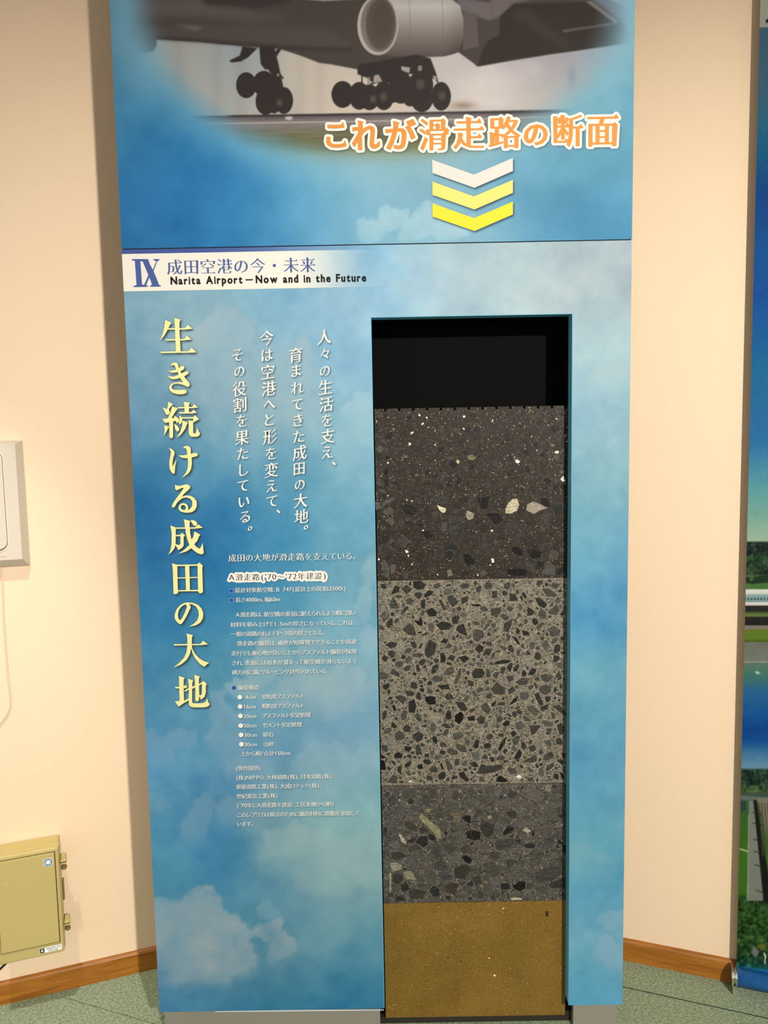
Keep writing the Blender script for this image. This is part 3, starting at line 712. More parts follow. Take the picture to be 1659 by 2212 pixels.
head_px = [('こ',60,160,108,234),('れ',192,332,98,245),('が',364,517,92,243),('滑',538,685,88,247),('走',712,864,80,240),('路',893,1049,78,236),('の',1072,1190,118,222),('断',1222,1372,70,230),('面',1395,1552,68,226)]
head_groups = []
for ch, a_, b_, c_, d_ in head_px:
    k = 700/1659.0
    L = styled(ch, 0.022, 0.002, 0.9) if ord(ch) < 0x3100 else styled(ch, 0.012, -0.020, 0.9)
    head_groups.append(fit(L, 680+a_*k, 680+b_*k, 220+c_*k, 220+d_*k, shear=0.0))

CALL = [
 [('人',1000,165),('々',1005,320),('の',1005,485),('生',1010,635),('活',1018,795),('を',1025,945),('支',1030,1095),('え',1028,1245),('、',1090,1350)],
 [('育',732,335),('ま',737,480),('れ',748,640),('て',745,800),('き',755,945),('た',760,1097),('成',770,1250),('田',765,1400),('の',770,1550),('大',778,1697),('地',785,1845),('。',828,1948)],
 [('今',460,175),('は',465,335),('空',470,490),('港',480,648),('へ',485,800),('と',485,940),('形',490,1100),('を',503,1255),('変',503,1410),('え',508,1560),('て',510,1705),('、',570,1800)],
 [('そ',187,335),('の',205,490),('役',207,650),('割',210,800),('を',228,950),('果',228,1110),('た',235,1257),('し',245,1410),('て',238,1560),('い',248,1710),('る',258,1850),('。',305,1957)]]
call_groups = []
for colm in CALL:
    for ch, ux, uy in colm:
        k = 330/1431.0; px, py = 470+ux*k, 690+uy*k
        X, Z = at(px, py); L = styled(ch, 0.015, -0.006, 0.0, 0.013)
        al = np.concatenate(L); mid = (al.min(0)+al.max(0))/2
        kana = 0x3000 <= ord(ch) < 0x3100
        em = (0.031 if kana else 0.0345)*(1.0 if ch not in '々田の' else 0.9)
        if ch in '、。': em = 0.032
        out = []
        for l in L:
            q = l-mid
            x = q[:, 0]*0.96+q[:, 1]*0.04; y = q[:, 1]*(1.04)+q[:, 0]*0.13
            out.append(np.stack([X+x*em, Z+y*em], 1))
        call_groups.append(out)

o1 = (480, 1180); kz = 320/1659.0
def ln(text, xa, xb, ya, yb, em, oy=1180, **kw): return line(text, 480+xa*kz, oy+ya*kz, 480+xb*kz, oy+yb*kz, em, **kw)
lead = ln('成田の大地が滑走路を支えている。', 65, 1515, 126, 112, 18.0)
sub = ln("A滑走路('70～'72年建設)", 72, 1172, 350, 330, 16.6, ex=0.008, ey=-0.016)
body = []
for a in (("設計対象航空機：B 747(設計上の荷重は500t)",140,1388,492,470),("長さ4000m、幅60m",147,652,600,595),
          ("A滑走路は、航空機の重量に耐えられるよう順に固い",152,1500,768,742),("材料を積み上げて1.5mの厚さになっている。これは、",92,1500,876,856),
          ("一般の道路のおよそ2～3倍の厚さとなる。",97,1155,980,968),("滑走路の舗装は、補修が短時間でできることや高速",162,1505,1090,1065),
          ("走行でも乗心地が良いことからアスファルト舗装が採用",103,1505,1200,1175),("され、表面には雨水が溜まって航空機が滑らないよう",105,1510,1306,1285),
          ("横方向に溝(グルービング)が切られている。",110,1192,1411,1398)):
    body += ln(a[0], a[1], a[2], a[3], a[4], 12.2, ex=0.006, ey=-0.012)
for a in (("舗装構造",172,415,131,128),("4cm",258,378,238,237),("16cm",235,380,344,343),("20cm",237,383,450,449),("50cm",238,386,556,555),("30cm",242,389,661,660),("30cm",245,393,767,766),
          ("密粒度アスファルト",443,920,231,226),("粗粒度アスファルト",447,920,337,331),("アスファルト安定処理",450,990,443,436),("セメント安定処理",455,890,549,543),("砕石",458,577,657,655),("山砂",462,580,764,762),
          ("上から順/合計150cm",205,765,872,863),("(製作提供)",150,437,1034,1031),("(株)NIPPO、大林道路(株)、日本道路(株)、",153,1260,1138,1124),
          ("東亜道路工業(株)、大成ロテック(株)、",153,1122,1241,1227),("世紀東急工業(株)",160,627,1346,1341),("('70年にA滑走路を建設：工区北側から順)",163,1252,1450,1433),
          ("このレプリカは展示のために舗装材料に樹脂を添加して",162,1545,1556,1534),("います。",165,360,1657,1655)):
    body += ln(a[0], a[1], a[2], a[3], a[4], 12.0, oy=1460, ex=0.006, ey=-0.012)
dots = []
for (ux, uy) in ((198,237),(201,343),(205,448),(208,556),(212,660),(216,765)):
    X, Z = at(480+ux*kz, 1460+uy*kz); dots.append([np.array([(X+0.0056*math.cos(t), Z+0.0056*math.sin(t)) for t in np.linspace(0, 2*math.pi, 20, endpoint=False)])])
def pix_loops(canvas_groups):
    return [[np.stack(proj(np.stack([l[:, 0], np.zeros(len(l)), l[:, 1]], 1)), 1) for l in g_] for g_ in canvas_groups]
def shade(cv, groups, dx, dy, soft, al, grow=0, c=(45, 62, 78)):
    m = np.zeros((cv.h, cv.w))
    for g_ in pix_loops(groups):
        for l in g_: l += (dx, dy)
        m = np.maximum(m, cv.mask(g_, 0.0))
    if grow: m = np.clip(blur(m, grow)*2.6, 0, 1)
    cv.put(np.clip(blur(m, soft)*al, 0, 1), c)
shade(LOC, big_groups, 2.5, 3.0, 2.2, 1.0, c=(40, 55, 62)); shade(LOC, big_groups, 0.3, 0.3, 1.3, .5, c=(70, 75, 60))
shade(LOC, call_groups, 2.0, 2.4, 1.5, 1.0, c=(58, 88, 105))
shade(LOC, lead, 1.6, 2.0, 1.2, 1.0, c=(45, 85, 110)); shade(LOC, body+dots, 1.3, 1.8, 1.1, 1.0, c=(60, 98, 122))
shade(LOC, sub, 1.6, 2.2, 1.6, .8, grow=3.4, c=(50, 80, 110))
shade(UPC, head_groups, 2.2, 3.0, 2.2, .85, grow=4.2, c=(50, 48, 42))
chev = [[(600,297),(815,373),(1014,288),(1014,355),(817,441),(602,365)],[(602,409),(815,485),(1014,400),(1014,466),(817,552),(602,477)],[(602,520),(815,596),(1014,511),(1014,577),(817,662),(602,588)]]
chev_g = [[np.array([at(680+x*700/1659, 220+y*700/1659) for x, y in c_])] for c_ in chev]
shade(UPC, chev_g, 2.4, 3.0, 2.0, .85, c=(42, 66, 88))

sheet_u = grid_mesh('upper_printed_sheet', xs_u, zs_u, up_ink, m_print, cab)
xs_l = np.unique(np.concatenate([np.linspace(XL, XA, 280), np.linspace(XA, XB, 200), np.linspace(XB, XR, 66)]))
zs_l = np.unique(np.concatenate([np.linspace(ZB, ZT, 800), np.linspace(ZT, ZS-0.0012, 80)]))
sheet_l = grid_mesh('lower_printed_sheet', xs_l, zs_l, lo_ink, m_print, cab, hole=(XA, XB, ZB-1, ZT))
part('sheet_backing', (XL, XR, 0.0006, SH, ZS+0.0012, ZTOP), m_edge)
part('sheet_backing', (XL, XA, 0.0006, SH, ZB, ZS-0.0012), m_edge)
part('sheet_backing', (XB, XR, 0.0006, SH, ZB, ZS-0.0012), m_edge)
part('sheet_backing', (XA, XB, 0.0006, SH, ZT, ZS-0.0012), m_edge)
q = [at(x, y) for x, y in ((465,2184.2),(600,2182.0),(720,2180.6),(829,2180.2),(829,2182.4),(720,2183.6),(600,2185.0),(465,2186.0))]
fill_loops([[np.array(q)]], 'lower_edge_strip', plain('pale_edge', inkc(205, 212, 214), rough=.6), cab, -0.0004)
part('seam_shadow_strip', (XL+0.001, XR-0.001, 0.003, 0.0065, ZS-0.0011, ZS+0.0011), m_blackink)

fill_loops(big_groups, 'title_lettering', m_yellow_letter, cab, -0.0008)['label'] = 'pale yellow vertical title 生き続ける成田の大地'
halo(head_groups, 'headline_lettering', m_orange, cab, -0.0012, 0.0011, 0.0003, True)['label'] = 'orange headline これが滑走路の断面'
halo(head_groups, 'headline_border', m_white_letter, cab, -0.0007, 0.0064)
_k = 0
for colm in CALL:
    fill_loops(call_groups[_k:_k+len(colm)], 'verse_column', m_white_letter, cab, -0.0008)['label'] = 'ivory brush-lettered verse column '+''.join(c[0] for c in colm)
    _k += len(colm)
fill_loops(lead, 'lead_lettering', m_white_letter, cab, -0.0008)
halo(sub, 'subheading_border', m_white_letter, cab, -0.0006, 0.0046)
fill_loops(sub, 'subheading_lettering', m_navy, cab, -0.0010)
fill_loops(body, 'body_lettering', m_white_letter, cab, -0.0006)
for d_ in dots: fill_loops([d_], 'bullet_dot', m_white_letter, cab, -0.0006)
for (xa, xb, ya, yb, oy) in ((80,121,478,518,1180),(81,123,585,625,1180),(113,152,114,153,1460)):
    q = [at(480+x*kz, oy+y*kz) for x, y in ((xa,ya),(xb,ya),(xb,yb),(xa,yb))]
    fill_loops([[np.array(q)]], 'bullet_square', plain('bullet_blue', rgb(24,72,138)) if 'bullet_blue' not in MATS else MATS['bullet_blue'], cab, -0.0006)
    c0 = np.array(q).mean(0); q2 = c0+(np.array(q)-c0)*1.22
    fill_loops([[q2]], 'bullet_border', plain('bullet_pale', rgb(120,165,205)) if 'bullet_pale' not in MATS else MATS['bullet_pale'], cab, -0.0004)
for k, (c_, colr) in enumerate(zip(chev_g, ((224,220,212),(236,224,122),(234,222,62)))):
    o = fill_loops([c_], 'chevron', plain('chevron_ink_%d' % k, inkc(*colr), rough=.62, spec=.1), cab, -0.0008)
    o['label'] = ('white chevron', 'pale yellow chevron', 'bright yellow chevron')[k]

# heading band: slate line and white band fading to the right
zb1, zb2 = at(300, 548.3)[1], at(300, 629)[1]; zl = ZS-0.0012
xe = at(835, 580)[0]
hx = np.linspace(XL, xe, 120)
def band_ink(V, col, fade0, fade1):
    px, py = proj(V); base = LOC.sample(px, py); f = (1-sstep(fade0, fade1, px))[:, None]
    return ink(base*(1-f)+np.array(col, float)*f)
grid_mesh('heading_band', hx, np.linspace(zb2, zb1, 50), lambda V: band_ink(V, (244,238,226), 610, 835), m_print, cab, y=-0.0004)
grid_mesh('heading_rule', hx, np.linspace(zb1, zl, 8), lambda V: band_ink(V, (72,92,156), 420, 835), m_print, cab, y=-0.0004)
kh = 620/1659.0
hd = []
t9 = '成田空港の今・未来'
x0_, z0_ = at(240+330*kh, 500+207*kh); x1_, z1_ = at(240+1174*kh, 500+193*kh)
p_ = (x1_-x0_)/8.78; emh = 0.0355
for i, ch in enumerate(t9):
    L = styled(ch, 0.016, -0.020, 0.9); cx = x0_+(i+0.39)*p_
    if ch == '・': L = [np.array([(0.5+0.1*math.cos(t), 0.38+0.1*math.sin(t)) for t in np.linspace(0, 2*math.pi, 16, endpoint=False)])]
    zc = z0_+(z1_-z0_)*(i+.4)/9
    hd.append([np.stack([cx+(l[:, 0]-.5)*emh, zc+(l[:, 1]-.38)*emh], 1) for l in L])
fill_loops(hd, 'heading_lettering', m_blueink, cab, -0.0010)['label'] = 'slate blue heading 成田空港の今・未来'
# roman numeral nine, serifed, the two letters tied together
def h_(pts): return np.array([at(240+x*kh, 500+y*kh) for x, y in pts])
ix = [[h_([(122,163),(122,160),(195,160),(214,160),(225,190),(242,222),(262,172),(246,166),(246,160),(280,160),(280,166),(268,172),(246,230),(262,268),(278,308),(288,315),(288,319),(226,320),(226,314),(238,308),(222,266),(204,310),(214,315),(214,320),(130,322),(130,316),(148,310),(138,170),(122,168)]),
       h_([(170,172),(180,308),(192,308),(216,252),(196,204),(184,174)])]]
fill_loops(ix, 'numeral_lettering', m_blueink, cab, -0.0010)['label'] = 'serifed roman numeral IX'
en = []
txt = 'Narita Airport—Now and in the Future'
xa_, za_ = at(240+346*kh, 500+306*kh); xb_, zb_ = at(240+1474*kh, 500+288*kh)
def wd(ch): 
    if ch == ' ': return 0.40
    if ch == '—': return 1.15
    al = np.concatenate(glyph(ch)); return (al.max(0)-al.min(0))[0]*0.96+0.15
tot = sum(wd(c) for c in txt)-0.15; ux = (xb_-xa_)/tot; eme = 0.0232; x = xa_
for i, ch in enumerate(txt):
    w_ = wd(ch)*ux
    if ch != ' ':
        if ch == '—': L = [np.array([(0, .27), (1, .27), (1, .35), (0, .35)])]
        else: L = styled(ch, 0.022, 0.016, 0.0)
        al = np.concatenate(L); lo = al.min(0); gw = (al.max(0)-lo)[0]
        k = (w_-0.15*ux)/max(gw, 1e-3) if ch != '—' else w_*0.58/gw
        zc = za_+(zb_-za_)*(x-xa_)/(xb_-xa_)
        x_ = x+(w_*0.16 if ch == '—' else 0)
        en.append([np.stack([x_+(l[:, 0]-lo[0])*min(k, eme*1.15), zc+l[:, 1]*eme], 1) for l in L])
    x += w_
halo(en, 'english_heading_lettering', m_blackink, cab, -0.0010, 0.00045, 0.00025, True)['label'] = 'black bold line Narita Airport—Now and in the Future'

# ---------------------------------------------------------------- the pavement samples
def stone_material(name, attr):
    m, nt, b = nodes(name)
    if attr: src = N(nt, 'ShaderNodeAttribute', attribute_name='ink').outputs['Color']
    else: src = N(nt, 'ShaderNodeObjectInfo').outputs['Color']
    tc = N(nt, 'ShaderNodeTexCoord'); oi = N(nt, 'ShaderNodeObjectInfo')
    mp = N(nt, 'ShaderNodeMapping'); nt.links.new(tc.outputs['Object'], mp.inputs[0])
    ml = N(nt, 'ShaderNodeMath', operation='MULTIPLY'); ml.inputs[1].default_value = 6.28; nt.links.new(oi.outputs['Random'], ml.inputs[0])
    cb = N(nt, 'ShaderNodeCombineXYZ'); nt.links.new(ml.outputs[0], cb.inputs['Y']); nt.links.new(cb.outputs[0], mp.inputs['Rotation'])
    mp.inputs['Scale'].default_value = (60, 60, 260)
    n1 = N(nt, 'ShaderNodeTexNoise', i_Scale=1.3, i_Detail=5.0, i_Distortion=1.2); nt.links.new(mp.outputs[0], n1.inputs['Vector'])
    n2 = N(nt, 'ShaderNodeTexNoise', i_Scale=900.0, i_Detail=2.0); nt.links.new(tc.outputs['Object'], n2.inputs['Vector'])
    r1 = N(nt, 'ShaderNodeMapRange'); r1.inputs[1].default_value = .3; r1.inputs[2].default_value = .7; r1.inputs[3].default_value = .5; r1.inputs[4].default_value = 1.6
    nt.links.new(n1.outputs['Fac'], r1.inputs[0])
    r2 = N(nt, 'ShaderNodeMapRange'); r2.inputs[1].default_value = .35; r2.inputs[2].default_value = .65; r2.inputs[3].default_value = .75; r2.inputs[4].default_value = 1.25
    nt.links.new(n2.outputs['Fac'], r2.inputs[0])
    mm = N(nt, 'ShaderNodeMath', operation='MULTIPLY'); nt.links.new(r1.outputs[0], mm.inputs[0]); nt.links.new(r2.outputs[0], mm.inputs[1])
    vm = N(nt, 'ShaderNodeVectorMath', operation='SCALE'); nt.links.new(src, vm.inputs[0]); nt.links.new(mm.outputs[0], vm.inputs['Scale'])
    n3 = N(nt, 'ShaderNodeTexNoise', i_Scale=22.0, i_Detail=1.0, i_Distortion=.2); mp3 = N(nt, 'ShaderNodeMapping'); nt.links.new(tc.outputs['Object'], mp3.inputs[0]); nt.links.new(cb.outputs[0], mp3.inputs['Location'])
    nt.links.new(mp3.outputs[0], n3.inputs['Vector'])
    sb = N(nt, 'ShaderNodeMath', operation='SUBTRACT'); sb.inputs[1].default_value = .5; nt.links.new(n3.outputs['Fac'], sb.inputs[0])
    ab = N(nt, 'ShaderNodeMath', operation='ABSOLUTE'); nt.links.new(sb.outputs[0], ab.inputs[0])
    vr = N(nt, 'ShaderNodeMapRange'); vr.inputs[1].default_value = 0; vr.inputs[2].default_value = .0035; vr.inputs[3].default_value = .55; vr.inputs[4].default_value = 0; nt.links.new(ab.outputs[0], vr.inputs[0])
    mv = N(nt, 'ShaderNodeMix', data_type='RGBA'); mv.inputs[7].default_value = rgb(128, 122, 108); nt.links.new(vr.outputs[0], mv.inputs[0]); nt.links.new(vm.outputs[0], mv.inputs[6])
    nt.links.new(mv.outputs[2], b.inputs['Base Color'])
    b.inputs['Roughness'].default_value = 0.5; b.inputs['Specular IOR Level'].default_value = 0.14
    return m
m_stone = stone_material('cut_stone', True); m_stone_s = stone_material('cut_stone_fine', True)
def matrix_material(name, c0, c1, speck_l, speck_d, sc, tl=.82, td=.2):
    m, nt, b = nodes(name); tc = N(nt, 'ShaderNodeTexCoord')
    n1 = N(nt, 'ShaderNodeTexNoise', i_Scale=sc*0.25, i_Detail=6.0, i_Roughness=.7); nt.links.new(tc.outputs['Object'], n1.inputs['Vector'])
    cr = N(nt, 'ShaderNodeValToRGB'); cr.color_ramp.elements[0].position = .35; cr.color_ramp.elements[0].color = c0; cr.color_ramp.elements[1].position = .65; cr.color_ramp.elements[1].color = c1
    nt.links.new(n1.outputs['Fac'], cr.inputs[0])
    v = N(nt, 'ShaderNodeTexVoronoi', i_Scale=sc); nt.links.new(tc.outputs['Object'], v.inputs['Vector'])
    sp = N(nt, 'ShaderNodeSeparateColor'); nt.links.new(v.outputs['Color'], sp.inputs[0])
    prev = cr.outputs[0]
    for (thr, col, ch, gt) in ((tl, speck_l, 0, True), (td, speck_d, 1, False)):
        g_ = N(nt, 'ShaderNodeMath', operation='GREATER_THAN' if gt else 'LESS_THAN'); g_.inputs[1].default_value = thr
        nt.links.new(sp.outputs[ch], g_.inputs[0])
        d_ = N(nt, 'ShaderNodeMath', operation='LESS_THAN'); d_.inputs[1].default_value = 0.42; nt.links.new(v.outputs['Distance'], d_.inputs[0])
        a_ = N(nt, 'ShaderNodeMath', operation='MULTIPLY'); nt.links.new(g_.outputs[0], a_.inputs[0]); nt.links.new(d_.outputs[0], a_.inputs[1])
        mx = N(nt, 'ShaderNodeMix', data_type='RGBA'); mx.inputs[7].default_value = col
        nt.links.new(a_.outputs[0], mx.inputs[0]); nt.links.new(prev, mx.inputs[6]); prev = mx.outputs[2]
    nt.links.new(prev, b.inputs['Base Color']); b.inputs['Roughness'].default_value = .6; b.inputs['Specular IOR Level'].default_value = .25
    bp = N(nt, 'ShaderNodeBump', i_Strength=.25, i_Distance=.001); nt.links.new(n1.outputs['Fac'], bp.inputs['Height']); nt.links.new(bp.outputs['Normal'], b.inputs['Normal'])
    return m

def area(p): return 0.5*sum(p[i][0]*p[(i+1) % len(p)][1]-p[(i+1) % len(p)][0]*p[i][1] for i in range(len(p)))
def hull(P):
    P = sorted(P); lo, up = [], []
    for p in P:
        while len(lo) > 1 and (lo[-1][0]-lo[-2][0])*(p[1]-lo[-2][1])-(lo[-1][1]-lo[-2][1])*(p[0]-lo[-2][0]) <= 0: lo.pop()
        lo.append(p)
    for p in reversed(P):
        while len(up) > 1 and (up[-1][0]-up[-2][0])*(p[1]-up[-2][1])-(up[-1][1]-up[-2][1])*(p[0]-up[-2][0]) <= 0: up.pop()
        up.append(p)
    return lo[:-1]+up[:-1]
def shard(R_, x, z, r, long_=1.9):
    """angular broken outline of mean radius r"""
    n = R_.choice((4, 4, 5, 5, 6, 7)); asp = R_.uniform(1.0, long_); th = R_.uniform(0, math.pi); a0 = R_.uniform(0, 6.28)
    ca, sa = math.cos(th), math.sin(th); pts = []
    for i in range(n):
        t = a0+2*math.pi*(i+R_.uniform(-.36, .36))/n; q = r*R_.uniform(.86, 1.14)
        u, v = q*math.cos(t)*math.sqrt(asp), q*math.sin(t)/math.sqrt(asp)
        pts.append((x+u*ca-v*sa, z+u*sa+v*ca))
    return hull(pts)
def apart(A, B, gap):
    for P, Q in ((A, B), (B, A)):
        n = len(P)
        for i in range(n):
            p, q = P[i], P[(i+1) % n]; nx, nz = q[1]-p[1], p[0]-q[0]; L = math.hypot(nx, nz)
            if L < 1e-9: continue
            nx /= L; nz /= L; c = nx*p[0]+nz*p[1]+gap
            if all(nx*w[0]+nz*w[1] >= c for w in Q): return True
    return False
def pack(R_, x0, x1, z0, z1, sizes, placed, gap):
    """angular stones, largest first, none overlapping the ones already placed"""
    gs = 0.012; grid = {}; out = []
    def put(s):
        n_ = int(s[2]*1.5/gs)+1
        i0, j0 = int((s[0]-s[2]*1.5)/gs), int((s[1]-s[2]*1.5)/gs); i1, j1 = int((s[0]+s[2]*1.5)/gs), int((s[1]+s[2]*1.5)/gs)
        for i in range(i0, i1+1):
            for j in range(j0, j1+1): grid.setdefault((i, j), []).append(s)
    for s in placed: put(s)
    for (cnt, ra, rb) in sizes:
        tiny = rb < 0.0026
        for _ in range(cnt):
            r = ra+(rb-ra)*R_.random()**1.5; x = R_.uniform(x0, x1); z = R_.uniform(z0, z1)
            cand = grid.get((int(x/gs), int(z/gs)), ()) if tiny else [q for i in range(int((x-r*1.5)/gs), int((x+r*1.5)/gs)+1) for j in range(int((z-r*1.5)/gs), int((z+r*1.5)/gs)+1) for q in grid.get((i, j), ())]
            bad = False; chk = []
            for q in cand:
                d2 = (x-q[0])**2+(z-q[1])**2
                if d2 < ((r+q[2])*0.62)**2: bad = True; break
                if d2 < ((r+q[2])*1.45)**2: chk.append(q)
            if bad: continue
            P = shard(R_, x, z, r, 2.4 if tiny else 1.9)
            if len(P) < 3 or any(p[0] < x0 or p[0] > x1 or p[1] < z0 or p[1] > z1 for p in P): continue
            if any(not apart(P, q[3], gap) for q in chk): continue
            s = (x, z, r, P); put(s); out.append(s)
    return out
def chip_faces(V, F, C, poly, y, h, col):
    """a stone face standing slightly proud, with a pale bevelled rim"""
    n = len(poly); b0 = len(V); cx = sum(p[0] for p in poly)/n; cz = sum(p[1] for p in poly)/n
    rim = tuple(min(.6, c*1.35+.012) for c in col)
    for p in poly: V.append((p[0], y, p[1])); C.append(rim)
    for p in poly: V.append((cx+(p[0]-cx)*0.92, y-h, cz+(p[1]-cz)*0.92)); C.append(col)
    for i in range(n):
        j = (i+1) % n; F.append((b0+i, b0+j, b0+n+j, b0+n+i))
    F.append(tuple(b0+n+i for i in range(n)))
def ink_attr(me, C):
    ca = me.color_attributes.new('ink', 'FLOAT_COLOR', 'POINT')
    ca.data.foreach_set('color', np.array([(c[0], c[1], c[2], 1.0) for c in C], np.float32).ravel())
def build_stuff(name, V, F, C, mat, parent):
    me = bpy.data.meshes.new(name); me.from_pydata(V, [], F)
    ca = me.color_attributes.new('ink', 'FLOAT_COLOR', 'POINT')
    ca.data.foreach_set('color', np.array([(c[0], c[1], c[2], 1.0) for c in C], np.float32).ravel())
    o = keep(link(name, me, mat), parent); o['kind'] = 'stuff'; return o
def pixpoly(pts, x0=780, y0=1040, k=480/1659.0):
    return [at(x0+x*k, y0+y*k, DEP) for x, y in pts]
def gray(R_, a, b, tint=(1.0, 0.97, 0.88)):
    v = R_.uniform(a, b); v = v*0.80 if v < 100 else v*.92; c = s2l((v*tint[0], v*tint[1], v*tint[2])); return tuple(float(t) for t in c)
BX0, BX1 = XA+0.0035, XB-0.0012
def sample_block(name, label, z0, z1, mat, seedv, zones, feats, notched=False, top=None):
    root = empty(name, (0.2, 0.08, z0), label, 'pavement sample')
    bm = bmesh.new()
    if notched:
        a = 0.0039+XA-XA; pts = [(BX0, z0), (BX1, z0), (BX1, z1)]
        xs = [0.0039+0.03188*i for i in range(14)]
        for xn in reversed(xs):
            if xn-0.0028 > BX0+0.002 and xn+0.0028 < BX1-0.001: pts += [(xn+0.0028, z1), (xn+0.0026, z1-0.0055), (xn-0.0026, z1-0.0055), (xn-0.0028, z1)]
        pts.append((BX0, z1))
        F0 = [bm.verts.new((x, DEP, z)) for x, z in pts]; B0 = [bm.verts.new((x, 0.119, z)) for x, z in pts]
        bm.faces.new(F0); bm.faces.new(B0[::-1])
        for i in range(len(pts)): bm.faces.new((F0[i], F0[(i+1) % len(pts)], B0[(i+1) % len(pts)], B0[i]))
        bmesh.ops.triangulate(bm, faces=[f for f in bm.faces if len(f.verts) > 4])
    else:
        box(bm, BX0, BX1, DEP, 0.119, z0, z1)
    keep(bm_obj('slab', bm, mat), root)
    R_ = random.Random(seedv); stones = []
    fc = []
    for pts, col in feats:
        poly = [p for p in pts]
        cx = sum(p[0] for p in poly)/len(poly); cz = sum(p[1] for p in poly)/len(poly)
        r = math.sqrt(abs(area(poly))/math.pi); fc.append((cx, cz, r)); stones.append((abs(area(poly))*5, poly if area(poly) > 0 else poly[::-1], col))
    placed = []
    for f_, st_ in zip(fc, stones):
        P = hull(st_[1]); rr_ = max(math.hypot(p[0]-f_[0], p[1]-f_[1]) for p in P); placed.append((f_[0], f_[1], rr_/1.3, P))
    for (za, zb, sizes, gap, colf) in zones:
        for s in pack(R_, BX0+0.0006, BX1-0.0006, za, zb, sizes, placed, gap):
            if notched and s[1]+s[2] > z1-0.0065 and any(abs(s[0]-(0.0039+0.03188*i)) < 0.0032+s[2]*1.3 for i in range(14)): continue
            stones.append((abs(area(s[3])), s[3], colf(s)))
    stones.sort(key=lambda t: -t[0])
    V, F, C = [], [], []
    for k, (A, poly, col) in enumerate(stones):
        if k < 300:
            v, f, c = [], [], []
            chip_faces(v, f, c, poly, DEP+0.0002, 0.0007, col)
            me = bpy.data.meshes.new('stone'); me.from_pydata(v, [], f); ink_attr(me, c)
            keep(link('stone', me, m_stone), root)
        else:
            chip_faces(V, F, C, poly, DEP+0.0002, 0.0005, col)
    build_stuff('fine_stones', V, F, C, m_stone_s, root)
    return root

mx_asph = matrix_material('asphalt_binder', rgb(26, 21, 16), rgb(54, 44, 33), rgb(120, 104, 80), rgb(18, 16, 14), 420, tl=.86, td=.3)
mx_cem = matrix_material('cement_mortar', rgb(100, 92, 78), rgb(136, 127, 110), rgb(164, 154, 134), rgb(44, 40, 34), 420, tl=.8, td=.26)
mx_cru = matrix_material('crushed_fines', rgb(52, 48, 42), rgb(92, 86, 76), rgb(140, 130, 112), rgb(24, 22, 20), 420, tl=.8, td=.25)
def asph_col(R_):
    def f(s):
        edge = max(0, 1-abs(s[0]-BX0)/0.06)*0.55+max(0, 1-abs(s[0]-BX1)/0.10)*0.6  # stones paler towards both sides: the lighting there is put into their colour
        if s[1] < Z0+1.32: edge *= .5
        q = R_.random()
        if s[2] < .0017 and q < 0.12: return tuple(float(t) for t in s2l((185, 168, 132)))
        if q < 0.012: return tuple(float(t) for t in s2l((215, 205, 185)))
        if s[2] < .005 and q < 0.06: return gray(R_, 95, 120, (1.0, .86, .66))
        if q < 0.12: return gray(R_, 24, 34, (1, .97, .94))
        if q < 0.6-edge*.4: return gray(R_, 44, 62, (1.0, .87, .70))
        return gray(R_, 52+34*edge, 74+44*edge, (1.0, .93, .84))
    return f
ZA, ZC, ZG, ZD = Z0+1.5, Z0+1.1, Z0+0.6, Z0+0.3
R1 = random.Random(5)
f3 = lambda pts: pixpoly(pts)                       # measured on the enlarged view from y 1040
BLK = gray(R1, 17, 19, (1, 1, 1)); QZ = tuple(float(t) for t in s2l((168, 158, 132))); LG = tuple(float(t) for t in s2l((138, 130, 114)))
